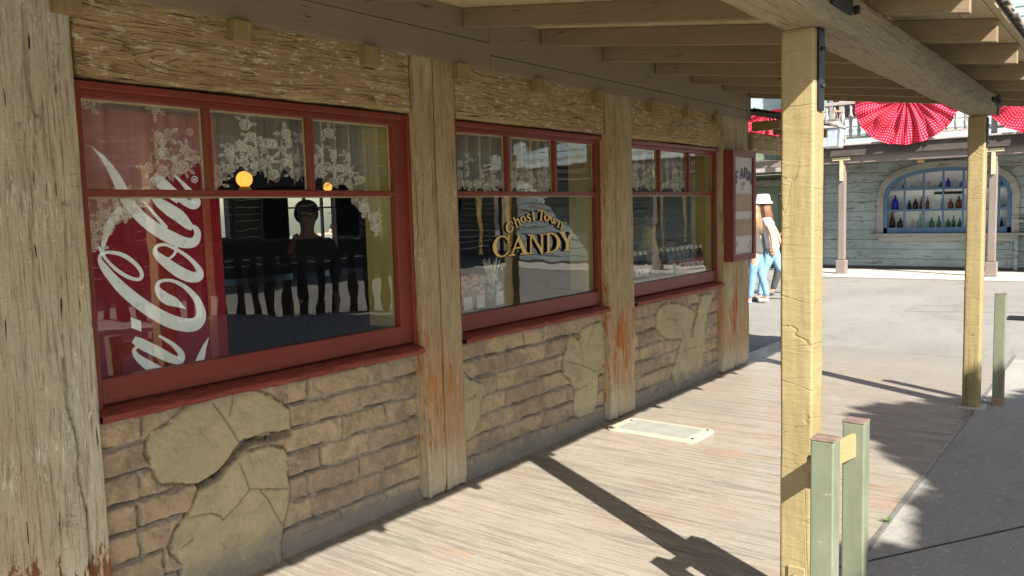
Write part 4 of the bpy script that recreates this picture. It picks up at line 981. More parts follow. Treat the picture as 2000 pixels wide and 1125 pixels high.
# ================================================================== SALOON ACROSS THE PLAZA
FX, FB = 20.5, 18.75
sal = thing('saloon_building', 'two storey weathered turquoise timber building with balcony across the plaza', 'building', (FX, 0, 0))
def clap(mb, y0, y1, z0, z1, x=FX, h=.224, seed=0):
    rr = random.Random(seed); z = z0
    while z < z1 - .01:
        zz = min(z + h - .008, z1); ys = [y0, rr.uniform(y0, y1), y1] if rr.random() < .6 else [y0, y1]
        for a, b in zip(ys[:-1], ys[1:]):
            if abs(b - a) < .05: continue
            mb.poly([(x - .028, a + .004, z), (x - .012, a + .004, zz), (x + .03, a + .004, zz), (x + .03, a + .004, z)], (0, b - a - .008, 0))
        z += h
wy = lambda px: onx(px, 450, FX)[1]; wz = lambda py, px=1850: onx(px, py, FX)[2]
WYL, WYR, WZB = wy(1726), wy(1976), .86
cy, rw_ = (WYL + WYR) / 2, (WYL - WYR) / 2; ztop, zs = 2.33, 1.72
def arch(yv, grow=0.0):  # top height of the arched opening
    t = min(1, abs(yv - cy) / (rw_ + grow)); return zs + (ztop - zs + grow) * math.sqrt(max(0, 1 - t ** 2.4))
sd = MB(); h = .224; z = 0.05; rr = random.Random(5)
while z < 3.0:
    zz = min(z + h - .009, 3.0); zm = (z + zz) / 2
    segs = [(-9.0, 6.12)]
    if zz > WZB - .05 and z < ztop + .02:
        # half width of opening at this height (use the lower edge so the boards stop behind the trim)
        ww = 0
        for k in range(200):
            q = rw_ * k / 200
            if arch(cy + q) > zm: ww = q
        if zm > WZB: segs = [(-9.0, cy - ww - .02), (cy + ww + .02, 6.12)]
    for a, b in segs:
        cut = [a] + sorted(rr.uniform(a, b) for _ in range(2 if b - a > 4 else 1 if rr.random() < .5 else 0)) + [b]
        for p, q in zip(cut[:-1], cut[1:]):
            sd.poly([(FX - .028, p + .003, z), (FX - .012, p + .003, zz), (FX + .03, p + .003, zz), (FX + .03, p + .003, z)], (0, q - p - .006, 0))
    z += h
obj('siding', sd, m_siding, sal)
obj('wall_backing', MB().box(FX + .035, FX + .1, -9, 6.12, 0, WZB - .02).box(FX + .035, FX + .1, -9, cy - rw_ - .02, WZB - .02, 3.0).box(FX + .035, FX + .1, cy + rw_ + .02, 6.12, WZB - .02, 3.0).box(FX + .035, FX + .1, cy - rw_ - .02, cy + rw_ + .02, ztop + .02, 3.0), m_darkwood, sal)
obj('corner_board', MB().box(FX - .05, FX + .05, 6.10, 6.24, 0, 3.0), m_trim, sal, bevel=.006)
obj('base_board', MB().box(FX - .06, FX + .02, -9, 6.1, 0, .10), m_darkwood, sal)
# upper storey
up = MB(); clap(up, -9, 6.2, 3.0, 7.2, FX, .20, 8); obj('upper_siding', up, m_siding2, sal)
for a, b in ((5.9, 5.2), (4.6, 3.8), (1.0, .1), (-1.2, -2.2)):
    wo = thing_part('upper_window', sal)
    obj('upper_frame', MB().box(FX - .07, FX - .03, b - .07, b, 3.6, 5.0).box(FX - .07, FX - .03, a, a + .07, 3.6, 5.0).box(FX - .07, FX - .03, b, a, 4.94, 5.0).box(FX - .065, FX - .03, b, a, 4.2, 4.24), m_trim, wo)
    obj('upper_pane', MB().box(FX - .045, FX - .035, b, a, 3.62, 4.94), m_black, wo)
# display window
dw = thing_part('display_window', sal)
N = 40
def ring(grow0, grow1, x0, x1, name, mat, bottom=True):
    mb = MB(); A = []; B = []
    ys = [cy - rw_ - grow0 + 2 * (rw_ + grow0) * i / N for i in range(N + 1)]
    yo = [cy - rw_ - grow1 + 2 * (rw_ + grow1) * i / N for i in range(N + 1)]
    def top(y, g): t = min(1, abs(y - cy) / (rw_ + g)); return zs + (ztop - zs + g) * max(0, 1 - t ** 2.4) ** .5
    for a, b in zip(ys, yo): A.append((a, top(a, grow0))); B.append((b, top(b, grow1)))
    A = [(ys[0], WZB)] + A + [(ys[-1], WZB)]; B = [(yo[0], WZB)] + B + [(yo[-1], WZB)]; n = len(A)
    vs = [(x0, *p) for p in A] + [(x0, *p) for p in B] + [(x1, *p) for p in A] + [(x1, *p) for p in B]; fs = []
    for i in range(n - 1):
        fs += [(i, i + 1, n + i + 1, n + i), (2 * n + i, 3 * n + i, 3 * n + i + 1, 2 * n + i + 1), (n + i, n + i + 1, 3 * n + i + 1, 3 * n + i), (i, 2 * n + i, 2 * n + i + 1, i + 1)]
    mb.add(vs, fs); return obj(name, mb, mat, dw)
ring(-.085, 0.0, FX - .05, FX + .02, 'blue_frame', m_blue); ring(.0, .14, FX - .085, FX - .03, 'arched_casing', m_trim)
obj('bottom_rail', MB().box(FX - .05, FX + .02, cy - rw_, cy + rw_, WZB, WZB + .13), m_blue, dw, bevel=.004)
obj('window_sill', MB().box(FX - .16, FX - .02, cy - rw_ - .28, cy + rw_ + .28, WZB - .05, WZB - .003), m_trim, dw, bevel=.006)
obj('apron', MB().box(FX - .07, FX - .035, cy - rw_ - .1, cy + rw_ + .1, WZB - .18, WZB - .053), m_trim, dw, bevel=.004)
row_z = [onx(1850, y, FX)[2] for y in (448, 409, 367)]
mn = MB()
for px in (1766, 1803, 1841, 1880, 1917, 1950):
    yv = wy(px); mn.box(FX - .03, FX - .005, yv - .02, yv + .02, WZB + .13, arch(yv) - .05)
for zz in (row_z[1], row_z[2]): mn.box(FX - .032, FX - .006, cy - rw_ + .07, cy + rw_ - .07, zz - .03, zz + .02)
obj('muntin', mn, m_blue, dw)
sv = MB()
for zz in row_z: sv.box(FX + .04, FX + .24, cy - rw_, cy + rw_, zz - .02, zz)
obj('bottle_shelf', sv, m_shelfback, dw)
obj('cabinet_back', MB().box(FX + .25, FX + .28, cy - rw_ - .05, cy + rw_ + .05, WZB, ztop + .05), m_shelfback, dw)
obj('display_glass', MB().box(FX + .021, FX + .025, cy - rw_ + .05, cy + rw_ - .05, WZB + .1, zs), m_glass2, dw)
obj('sign_strip', MB().box(FX + .225, FX + .235, wy(1874), wy(1819), onx(1850, 379, FX)[2], onx(1850, 374, FX)[2]), m_black, dw)
bcol = dict(brown=(.035, .012, .012), amber=(.16, .04, .015), green=(.03, .14, .06), pale=(.25, .40, .27), olive=(.05, .09, .03), blue=(.01, .02, .40), clear=(.45, .48, .50), pink=(.5, .32, .3), black=(.01, .01, .01))
bm = {k: bottle_glass(k + ' bottle glass', v, .55 if k in ('clear', 'pale') else .93) for k, v in bcol.items()}
names = dict(brown='dark brown', amber='amber', green='green', pale='pale green', olive='olive', blue='cobalt blue', clear='clear', pink='pinkish', black='black')
rows = [[(563, 48, 138, 'brown'), (627, 55, 90, 'brown'), (727, 25, 78, 'pink'), (783, 52, 118, 'pale'), (873, 46, 88, 'green'), (929, 36, 98, 'green'), (1002, 36, 78, 'green'), (1044, 28, 100, 'green'), (1093, 34, 78, 'green'), (1325, 24, 90, 'clear'), (1385, 32, 86, 'brown'), (1424, 26, 84, 'brown')],
        [(582, 58, 116, 'blue'), (632, 30, 66, 'clear'), (695, 34, 74, 'black'), (742, 46, 86, 'brown'), (790, 30, 100, 'amber'), (838, 28, 98, 'amber'), (952, 25, 80, 'olive'), (1018, 40, 78, 'amber'), (1083, 50, 98, 'amber'), (1360, 30, 60, 'clear'), (1398, 26, 70, 'clear'), (1426, 30, 85, 'clear')],
        [(570, 20, 22, 'clear'), (648, 28, 46, 'brown'), (716, 34, 40, 'clear'), (762, 32, 76, 'clear'), (805, 18, 80, 'clear'), (853, 36, 62, 'clear'), (900, 34, 30, 'clear'), (941, 36, 50, 'olive'), (996, 36, 74, 'blue'), (1040, 28, 58, 'clear'), (1066, 26, 58, 'clear'), (1103, 28, 52, 'blue'), (1350, 22, 34, 'black'), (1380, 22, 36, 'black'), (1410, 22, 36, 'black')]]
posw = ['bottom', 'middle', 'top']; NTH = ['first', 'second', 'third', 'fourth', 'fifth', 'sixth', 'seventh', 'eighth', 'ninth', 'tenth', 'eleventh', 'twelfth', 'thirteenth', 'fourteenth', 'fifteenth']
for r_, row in enumerate(rows):
    cnt = {}
    for i, (zx, w_, h_, c) in enumerate(row):
        px = 1600 + zx / 4.0175; yv = wy(px); hh = h_ / 4.0175 * .0108 * 1.12; ww = w_ / 4.0175 * .0103 * .5; z0 = row_z[r_] + .001
        if z0 + hh > arch(yv) - .03: hh = max(.1, arch(yv) - .05 - z0)
        if h_ > w_ * 2.2: pf = [(0, 0), (ww, 0), (ww, .5 * hh), (ww * .85, .6 * hh), (ww * .34, .78 * hh), (ww * .30, .95 * hh), (ww * .4, .955 * hh), (ww * .4, hh), (0, hh)]
        else: pf = [(0, 0), (ww * .95, 0), (ww, .1 * hh), (ww, .55 * hh), (ww * .7, .72 * hh), (ww * .3, .80 * hh), (ww * .28, .95 * hh), (ww * .36, hh), (0, hh)]
        k = cnt.get(c, 0); cnt[c] = k + 1
        nb = names[row[i - 1][3]] if i else None
        lb_ = '%s %s bottle, %s from the left on the %s shelf' % ('slim' if h_ > w_ * 2.2 else 'squat', names[c], NTH[i], posw[r_])
        tag(obj('old_bottle', MB().lathe(pf, (FX + .13, yv, z0), 14), bm[c], smooth=True), lb_, 'bottle', 'antique bottles in the arched blue window')
# porch lamp above window
lp = onx(1801, 312, FX); wl = thing('wall_lamp', 'small brass wall lamp above the arched blue window', 'lamp', (FX, lp[1], lp[2]))
obj('lamp_glass', MB().box(FX - .17, FX - .05, lp[1] - .075, lp[1] + .075, lp[2] - .07, lp[2] + .06), plain('amber lamp glass', (.55, .42, .16), .3), wl, bevel=.02)
obj('lamp_top', MB().box(FX - .19, FX - .02, lp[1] - .09, lp[1] + .09, lp[2] + .061, lp[2] + .09), m_iron, wl, bevel=.005)
# balcony
ZB = 2.60
bal = MB().box(FB - .05, FX - .03, -9, 6.3, ZB + .17, ZB + .23); obj('balcony_deck', bal, m_balc, sal)
fb = MB(); rr = random.Random(6); y = -9
while y < 6.3:
    L = rr.uniform(1.5, 3); fb.box(FB - .06, FB - .01, y, min(y + L, 6.3) - .01, ZB + .02, ZB + .22 + rr.uniform(-.01, .02)); y += L
obj('fascia', fb, m_darkwood, sal)
obj('balcony_edge', MB().box(FB - .12, FB + .1, -9, 6.3, ZB + .235, ZB + .275), m_balc, sal, bevel=.008)
obj('porch_girder', MB().box(FB + .02, FB + .20, -9, 8.2, ZB - .14, ZB + .015), m_taupe, sal, bevel=.008)
railm = MB().box(FB - .05, FB + .05, -9, 6.3, ZB + 1.12, ZB + 1.19).box(FB - .02, FB + .02, -9, 6.3, ZB + .38, ZB + .43); obj('handrail', railm, m_balc, sal, bevel=.006)
y = 6.2; k = 0
bp = obj('baluster', MB().lathe([(.03, .43), (.03, .5), (.045, .56), (.022, .62), (.04, .78), (.05, .86), (.022, .98), (.03, 1.04), (.03, 1.12)], (0, 0, 0), 10), m_balc, sal, True)
bp.location = Vector((FB, 6.05, ZB)); bp.matrix_parent_inverse = Matrix.Translation(-parent_loc(sal))
y = 6.05 - .17
while y > -3 and k < 90:
    c = bp.copy(); C.objects.link(c); c.parent = sal; c.matrix_parent_inverse = bp.matrix_parent_inverse.copy(); c.location = Vector((FB, y, ZB)); y -= .17; k += 1
for yv in (5.22, 2.32, -.6, -3.4):
    q = obj('porch_column', MB().box(FB + .04, FB + .18, yv - .07, yv + .07, .34, ZB - .14), m_taupe, sal, bevel=.012)
    obj('plinth', MB().box(FB + .01, FB + .21, yv - .105, yv + .105, 0, .335), m_taupe, q, bevel=.015)
    obj('bracket_plate', MB().box(FB - .005, FB + .038, yv - .035, yv + .035, ZB - .52, ZB - .02).box(FB - .012, FB + .0, yv - .19, yv + .19, ZB - .075, ZB - .01), m_cream, q, bevel=.003)
    obj('balcony_column', MB().box(FB - .03, FB + .07, yv - .05, yv + .05, ZB + .28, ZB + 3), m_balc, sal, bevel=.006)
sw = MB().box(FB - .6, FX, -9, 6.3, 0.002, .03); struct(obj('far_boardwalk', sw, m_kerb, bevel=.01))
# louvred vent at right
lv = MB(); a = wy(1990)
for i in range(14): lv.add([(FX - .06, a, .12 + i * .07), (FX - .06, a - .9, .12 + i * .07), (FX - .02, a - .9, .17 + i * .07), (FX - .02, a, .17 + i * .07)], [(0, 1, 2, 3)])
lv.box(FX - .08, FX - .03, a, a + .07, .05, 1.15); lv.box(FX - .08, FX - .03, a - .9, a, 1.08, 1.15); obj('louvred_shutter', lv, m_siding, sal, fixn=False)

# swags
def swag(yc, w_, drop, zt, label, seed):
    m = M('red plaid swag cloth', .85, spec=.1)
    uv = m.n('UVMap'); sp = m.n('SeparateXYZ'); m.put(sp.inputs[0], uv.outputs[0])
    def lines(s, f, wd): fr_ = m.math('FRACT', m.math('MULTIPLY', s, f)); return m.math('LESS_THAN', fr_, wd)
    a, b = lines(sp.outputs[0], 54, .33), lines(sp.outputs[1], 34, .33)
    f = m.math('MULTIPLY', m.math('ADD', a, b), .5)
    col = m.ramp(f, [(0, (.48, .008, .022)), (.5, (.62, .05, .07)), (1, (.90, .62, .62))], 'CONSTANT'); col = m.ramp(f, [(.0, (.50, .012, .035)), (.5, (.58, .035, .07)), (.95, (.76, .28, .33))])
    mat = m.out(col); t = m.t
    nu, nv = 120, 26; me = MB(); uvs = []
    P = []
    for j in range(nv + 1):
        v = j / nv; row = []
        for i in range(nu + 1):
            u = i / nu; th = PI * u; ex_, ez_ = -math.cos(th) * w_ / 2, -(math.sin(th) ** .8) * drop
            # fold lines swing round the gather point at top centre
            g = .08 + .92 * v
            yy, zz = ex_ * g, ez_ * g
            foldx = .075 * (abs(math.sin(u * 11 + 9 * u * u + .9 * math.sin(v * 3.5 + u * 5) + seed)) ** .7 - .5) * (.3 + .7 * v) + .022 * math.sin(u * 71 + v * 3) + .016 * math.sin(v * 9 + u * 11)
            row.append((FB - .16 - foldx * 1.2, yc - yy, zt + zz + (.01 * math.sin(u * 60) if j == nv else 0))); uvs.append((u + .004 * math.sin(v * 9 + u * 30), v * .5 + .014 * math.sin(u * 38)))
        P.append(row)
    me.grid(P); o = obj('swag', me, mat, smooth=True, fixn=False)
    ul = o.data.uv_layers.new(name='UVMap')
    for L_ in o.data.loops: ul.data[L_.index].uv = uvs[L_.vertex_index]
    tag(o, label, 'swag', 'red plaid swags hung along the balcony rail')
pc = onx(1775, 187, FB - .12); pl_, pr_, pbt = onx(1672, 192, FB - .12), onx(1872, 205, FB - .12), onx(1790, 281, FB - .12)
swag((pl_[1] + pr_[1]) / 2 - .02, pl_[1] - pr_[1] + .05, pc[2] - pbt[2] + .02, pc[2] + .02, 'full red plaid swag hanging from the balcony above the arched window', 1)
swag(onx(2040, 180, FB - .12)[1], 2.0, .98, pc[2] + .02, 'red plaid swag cut off by the right edge of the photo', 2)
swag(onx(1500, 180, FB - .12)[1], 2.0, .98, pc[2] - .01, 'red plaid swag mostly hidden behind the near porch post', 3)
# lantern
lc = onx(1627, 262, FB - .45); lx, ly, lz = lc
ln = thing('street_lantern', 'large square glass lantern hung in front of the balcony column', 'lantern', (lx, ly, lz))
m_lg = bottle_glass('lantern glass', (.62, .70, .80), .55); s4 = lambda r, z, cx=lx, cy_=ly: [(cx - r, cy_ - r, z), (cx + r, cy_ - r, z), (cx + r, cy_ + r, z), (cx - r, cy_ + r, z)]
def frus(mb, r0, z0, r1, z1): mb.add(s4(r0, z0) + s4(r1, z1), [(3, 2, 1, 0), (4, 5, 6, 7), (0, 1, 5, 4), (1, 2, 6, 5), (2, 3, 7, 6), (3, 0, 4, 7)]); return mb
obj('lantern_glass', frus(MB(), .15, lz - .26, .19, lz + .12), m_lg, ln)
lf = MB(); 
for i in range(4):
    a, b = s4(.155, lz - .27)[i], s4(.197, lz + .12)[i]; lf.bar(a, b, .022, .022, (1, 0, 0))
frus(lf, .16, lz - .30, .17, lz - .265); obj('lantern_frame', lf, m_trim, ln)
lr = MB(); frus(lr, .22, lz + .12, .10, lz + .26); frus(lr, .09, lz + .262, .11, lz + .31); frus(lr, .03, lz + .312, .02, lz + .42); obj('lantern_roof', lr, m_trim, ln)
obj('lantern_arm', MB().bar((lx, ly, lz + .50), (FB, 5.22, lz + .50), .03, .03).bar((lx, ly, lz + .41), (lx, ly, lz + .50), .02, .02, (1, 0, 0)).bar((lx, ly - .05, lz + .48), (FB - .02, 5.22, lz - .1), .03, .03), m_rust, ln)

# green storefront left of the saloon
gs = thing('green_storefront', 'sage green timber storefront with panelled door seen beyond the corner posts', 'building', (21.5, 8, 0))
GX = 21.5
g_ = MB(); rr = random.Random(3); z = 0
while z < 3.2: g_.poly([(GX - .02, 6.3, z), (GX - .008, 6.3, z + .19), (GX + .03, 6.3, z + .19), (GX + .03, 6.3, z)], (0, 6.0, 0)); z += .2
obj('siding', g_, m_sgreen, gs)
obj('door_head', MB().box(GX - .12, GX - .03, 6.6, 9.8, 2.08, 2.26), m_trim, gs, bevel=.008)
gd = obj('door', MB().box(GX - .06, GX - .025, 7.4, 8.3, .05, 2.07), m_sgreen, gs, bevel=.006)
obj('door_panel', MB().box(GX - .08, GX - .062, 7.55, 7.78, .3, 1.9).box(GX - .08, GX - .062, 7.9, 8.15, .3, 1.9), plain('sage door paint', (.20, .26, .19), .6), gd, bevel=.006)
obj('door_frame', MB().box(GX - .08, GX - .02, 7.28, 7.39, 0, 2.07).box(GX - .08, GX - .02, 8.31, 8.42, 0, 2.07), m_sgreen, gs, bevel=.005)
obj('awning', MB().poly([(GX - 1.6, 6.3, 2.52), (GX - 1.6, 6.3, 2.56), (GX, 6.3, 2.80), (GX, 6.3, 2.74)], (0, 6, 0)), m_shake, gs)
obj('awning_beam', MB().box(GX - 1.6, GX - 1.5, 6.3, 12, 2.40, 2.51), m_balc, gs)
obj('side_wall', MB().box(FX + .1, GX, 6.24, 6.3, 0, 4), m_darkwood, gs)
obj('upper_wall', MB().box(GX, GX + .2, 6.3, 14, 2.8, 6.5), m_siding2, gs)

# ================================================================== surroundings seen only in the glass or by their shade
def plank_building(name, label, x0, x1, y, h, mat, face):
    t = thing(name, label, 'building', ((x0 + x1) / 2, y, 0)); mb = MB(); x = x0
    z = .0
    while z < h: mb.poly([(x0, y, z), (x0, y, z + .21), (x0, y - .05 * face, z + .21), (x0, y - .05 * face, z)], (x1 - x0, 0, 0)); z += .222
    obj('siding', mb, mat, t)
    xx = x0 + 1
    while xx < x1 - 2:
        wv = thing_part('window', t)
        obj('window_frame', MB().box(xx - .1, xx, y, y + .06 * face, .9, 2.3).box(xx + 1.1, xx + 1.2, y, y + .06 * face, .9, 2.3).box(xx, xx + 1.1, y, y + .06 * face, 2.2, 2.3).box(xx, xx + 1.1, y, y + .06 * face, .9, 1.0), m_trim, wv)
        obj('window_glass', MB().box(xx, xx + 1.1, y + .01 * face, y + .02 * face, 1.0, 2.2), m_black, wv); xx += 2.6
    obj('porch_roof', MB().poly([(x0, y + 1.7 * face, 2.55), (x0, y + 1.7 * face, 2.62), (x0, y, 2.95), (x0, y, 2.88)], (x1 - x0, 0, 0)), m_shake, t)
    xx = x0 + .2
    while xx < x1:
        obj('porch_column', MB().box(xx, xx + .13, y + 1.55 * face, y + 1.68 * face, 0, 2.55), m_greydk, t, bevel=.01); xx += 2.9
    return t
plank_building('trading_post', 'grey plank building across the plaza seen only as a reflection in the shop glass', 1.0, 26, -14.5, 5.0, m_greydk, 1)
fc = thing('picket_fence', 'dark picket fence seen only as a reflection in the left window', 'fence', (8.5, -4.8, 0))
fa, fb_ = Vector((6.2, -7.6, 0)), Vector((9.9, -3.5, 0)); dv = (fb_ - fa); Lf = dv.length; dv.normalize()
k = 0; s = 0
while s < Lf:
    p = fa + dv * s; obj('picket', MB().bar(p, p + Vector((0, 0, 1.25)), .025, .15, (dv.x, dv.y, 0)), m_darkwood, fc); s += .27
obj('fence_rail', MB().bar(fa + Vector((0, 0, 1.1)), fb_ + Vector((0, 0, 1.1)), .05, .25), m_darkwood, fc)

# shade tree standing behind the camera's right shoulder: trunk, limbs and leaf clumps
m_bark = timber('bark', Z, (.10, .075, .05), (.13, .10, .07), (.04, .03, .02))
m_leaf = M('tree leaves', .6, spec=.3); _n = m_leaf.noise((1.5, 1.5, 1.5), 1, 3); m_leaf = m_leaf.out(m_leaf.mix(m_leaf.th(_n, .35, .65), (.035, .07, .02), (.08, .13, .03)))
def tree(loc, spots, label, seed, leaf=.13, n=190):
    t = thing('shade_tree', label, 'tree', loc); rr = random.Random(seed); L = Vector(loc); c = sum((Vector(s_[:3]) for s_ in spots), Vector()) / len(spots)
    tb = MB(); fork = L + (c - L) * .45; fork.z = c.z * .45; tb.tube([L, L.lerp(fork, .5) + Vector((.05, .03, 0)), fork], [.26, .2, .17], 10)
    for s_ in spots: tb.tube([fork, fork.lerp(Vector(s_[:3]), .5) + Vector((0, 0, .15)), Vector(s_[:3])], [.11, .07, .03], 7)
    obj('trunk', tb, m_bark, t, True)
    cr_ = MB()
    for sx, sy_, sz, sr_ in spots:
        for k in range(int(n * sr_ * sr_ * 2.2)):
            a, b = rr.uniform(0, 2 * PI), rr.uniform(-1, 1); q = sr_ * rr.random() ** .4; c_ = math.sqrt(1 - b * b)
            p = Vector((sx + q * c_ * math.cos(a), sy_ + q * c_ * math.sin(a), sz + q * b * .7)); e = Vector((rr.uniform(-1, 1), rr.uniform(-1, 1), rr.uniform(-1, 1))).normalized() * leaf; f = e.orthogonal().normalized() * leaf * .6
            cr_.add([p - e, p + f, p + e, p - f], [(0, 1, 2, 3)])
    obj('crown', cr_, m_leaf, t, fixn=False)
def back(x, y, z):                                                  # where a leaf clump must hang to shade ground point x,y
    k = z / SD.z; return (x + SD.x * k, y + SD.y * k, z)
sp = []
for gx, gy, hz, r_ in ((6.3, .95, 5.2, .55), (6.0, 1.25 - .25, 5.0, .40), (6.75, .45, 5.4, .62), (5.5, .80, 5.1, .36), (7.4, -.2, 5.6, .7), (5.9, .1, 5.2, .8), (5.2, .35, 5.3, .5), (4.9, -.4, 5.1, .85), (4.55, .36, 5.5, .40), (4.2, .25, 5.2, .42), (3.9, -.25, 5.0, .6), (3.55, .62, 5.3, .36), (3.2, .35, 5.1, .5), (3.1, -.4, 5.3, .8), (6.5, -1.0, 5.4, 1.1), (4.5, -1.6, 5.3, 1.2), (5.8, -2.4, 5.5, 1.1), (7.3, -2.6, 5.3, 1.0), (3.4, -1.9, 5.3, 1.0), (2.6, .1, 5.0, .5), (7.4, -3.9, 5.5, 1.3), (6.0, -4.2, 5.4, 1.2), (8.4, -2.6, 5.6, .9), (8.3, -1.2, 5.5, .8), (5.0, -3.4, 5.4, 1.0)):
    p = back(gx, gy, hz); sp.append((*p, r_ * 1.12))
tree((back(5.2, -.8, 5)[0] - .4, back(5.2, -.8, 5)[1] - .6, 0), sp, 'leafy tree behind the camera that shades the concrete beside the walk', 4, .085, 1700)

# ================================================================== PEOPLE
def skin(name, chains, mat, parent, sub=2, smooth=True):
    vs = []; rad = []; ed = []; key = {}
    for ch in chains:
        prev = None
        for x, y, z, r in ch:
            k = (round(x, 4), round(y, 4), round(z, 4))
            if k not in key: key[k] = len(vs); vs.append((x, y, z)); rad.append(r if hasattr(r, '__len__') else (r, r))
            if prev is not None and prev != key[k]: ed.append((prev, key[k]))
            prev = key[k]
    me = bpy.data.meshes.new(name); me.from_pydata(vs, ed, []); o = bpy.data.objects.new(name, me); C.objects.link(o)
    me.materials.append(mat)
    s = o.modifiers.new('skin', 'SKIN'); s.use_smooth_shade = True; s.branch_smoothing = .6
    for i, sv_ in enumerate(me.skin_vertices[0].data): sv_.radius = rad[i]; sv_.use_root = (i == 0)
    m = o.modifiers.new('sub', 'SUBSURF'); m.levels = sub; m.render_levels = sub; o.parent = parent; return o
m_skin = plain('skin', (.52, .30, .21), .5, sc=20, var=.06)
def person(label, loc, head, hgt, legs, arms, top, bottom, shoe, hair=None, hat=None, lean=.0, sleeves=.5, bulk=1.0, skirt=None, hairlen=.0, cap=None, bag=None):
    """legs: ((dx knee, dx ankle, lift) left, right) stride along +X; arms: ((elbow x,z),(hand x,z)) left,right; faces local +X"""
    t = thing('person', label, 'person', loc); t.rotation_euler = (0, 0, head); t.scale = (hgt / 1.72 * bulk, hgt / 1.72 * bulk, hgt / 1.72)
    ch = []; tops = []; pants = []; sh = []
    L = lean; pel = (0, 0, .93, (.10, .135)); 
    spine = [pel, (L * .3, 0, 1.05, (.092, .122)), (L * .7, 0, 1.22, (.10, .142)), (L, 0, 1.38, (.09, .15)), (L * 1.12, 0, 1.46, (.055, .062)), (L * 1.25 + .012, 0, 1.53, (.05, .05)), (L * 1.3 + .02, 0, 1.575, (.078, .068)), (L * 1.35 + .02, 0, 1.635, (.092, .076)), (L * 1.4 + .012, 0, 1.69, (.078, .066)), (L * 1.4 + .01, 0, 1.715, (.045, .04))]
    ch.append(spine)
    T = [(x, y, z, (r[0] + .014, r[1] + .012)) for x, y, z, r in spine[:4]] + [(L * 1.1, 0, 1.445, (.072, .085))]; T[0] = (0, 0, .845, (.128, .162)); T.insert(1, (0, 0, .95, (.122, .158))); tops.append(T)
    P0 = (0, 0, 1.0, (.112, .150)); pants.append([P0, (0, 0, .90, (.122, .155))])
    for s, (kx, ax, lift) in zip((1, -1), legs):
        hip = (0, s * .085, .87, (.088, .085)); kn = (kx, s * .09, .49 + abs(kx) * .06 + lift * .6, (.058, .056)); an = (ax, s * .09, .085 + lift, (.038, .038)); 
        mid = tuple((hip[i] + kn[i]) / 2 for i in range(3)) + ((.078, .076),); cal = (kn[0] * .6 + an[0] * .4 - .012, s * .09, kn[2] * .62 + an[2] * .38, (.055, .052))
        ch.append([pel, hip, mid, kn, cal, an, (an[0] + .06, an[1] + s * .008, .045 + lift * .8, (.032, .036)), (an[0] + .15, an[1] + s * .015, .032 + lift * .3, (.02, .032))])
        g = lambda v, e=.011: (*v[:3], (v[3][0] + e, v[3][1] + e)); pants.append([(0, 0, .90, (.122, .155)), g(hip, .018), g(mid), g(kn), g(cal), (an[0], an[1], an[2] + .01, (.052, .052))])
        sh.append([(an[0] - .035, an[1], .045 + lift, (.042, .04)), (an[0] + .05, an[1] + s * .006, .042 + lift * .8, (.043, .045)), (an[0] + .16, an[1] + s * .012, .034 + lift * .3, (.03, .04))])
    for s, ((exx, ez_), (hx, hz)) in zip((1, -1), arms):
        shd = (L, s * .165, 1.40, (.055, .055)); el = (L + exx, s * .215, ez_, (.040, .040)); wr = (L + hx, s * .20, hz, (.027, .024))
        d = Vector(wr[:3]) - Vector(el[:3]); d.normalize(); pm = Vector(wr[:3]) + d * .07
        ch.append([spine[3], shd, tuple((shd[i] + el[i]) / 2 for i in range(3)) + ((.047, .047),), el, wr, (*(pm), (.036, .018))])
        side = d.cross(Vector((0, s, 0))).normalized()
        for k, (o_, l_) in enumerate(((-.027, .062), (-.009, .075), (.009, .07), (.027, .055))):
            b0 = pm + side * o_ * .9 + d * .01; ch.append([(*pm, (.036, .018)), (*b0, (.0095, .0095)), (*(b0 + d * l_ * .55), (.009, .009)), (*(b0 + d * l_ - Vector((0, s * .018, 0))), (.007, .007))])
        b0 = Vector(wr[:3]) + d * .03 + side * .035; ch.append([(*wr[:3], wr[3]), (*b0, (.011, .011)), (*(b0 + d * .035 + side * .012), (.009, .009))])
        q = .5 if sleeves <= .5 else 1; m_ = tuple(shd[i] + (el[i] - shd[i]) * (.95 if q == 1 else .6) for i in range(3))
        sl_ = [T[4], (*shd[:3], (.068, .066)), (*m_, (.056, .056))]
        if q == 1: sl_.append((*[el[i] + (wr[i] - el[i]) * .85 for i in range(3)], (.042, .040)))
        tops.append(sl_)
    body = skin('body', ch, m_skin, t)
    skin('shirt', tops, top, t); skin('trousers', pants, bottom, t); 
    for s_ in sh: skin('shoe', [s_], shoe, t, 1)
    hx, hz = L * 1.35 + .02, 1.635
    q = obj('nose', MB().ball((hx + .085, 0, 1.615), .016, 8, 6, (1.1, .8, 1.5)), m_skin, None, True); q.parent = t
    for s in (1, -1):
        q = obj('ear', MB().ball((hx, s * .072, 1.625), .022, 8, 6, (.7, .4, 1.3)), m_skin, None, True); q.parent = t
        q = obj('eye', MB().ball((hx + .072, s * .03, 1.645), .011, 8, 6), m_black, None, True); q.parent = t
    if hair:
        hm = MB(); hm.ball((hx - .018, 0, 1.652), .104, 16, 12, (1.02, .88, 1.0))
        if hairlen:
            n = 14
            for k in range(n):
                a = PI * .5 + PI * (k + .5) / n; r = .078; x0, y0 = hx - .01 + r * math.cos(a), r * math.sin(a)
                hm.tube([(x0, y0, 1.66), (x0 - .025, y0 * 1.15, 1.5), (x0 - .045, y0 * 1.25, 1.40), (x0 - .05 + .01 * math.sin(k * 3), y0 * 1.0, 1.62 - hairlen)], [.026, .034, .032, .010], 8)
        # open the face: push the cap's front back
        hm.v = [(min(v[0], hx + .045) if v[2] < 1.69 else v[0], v[1], v[2]) for v in hm.v]
        q = obj('hair', hm, hair, None, True); q.parent = t
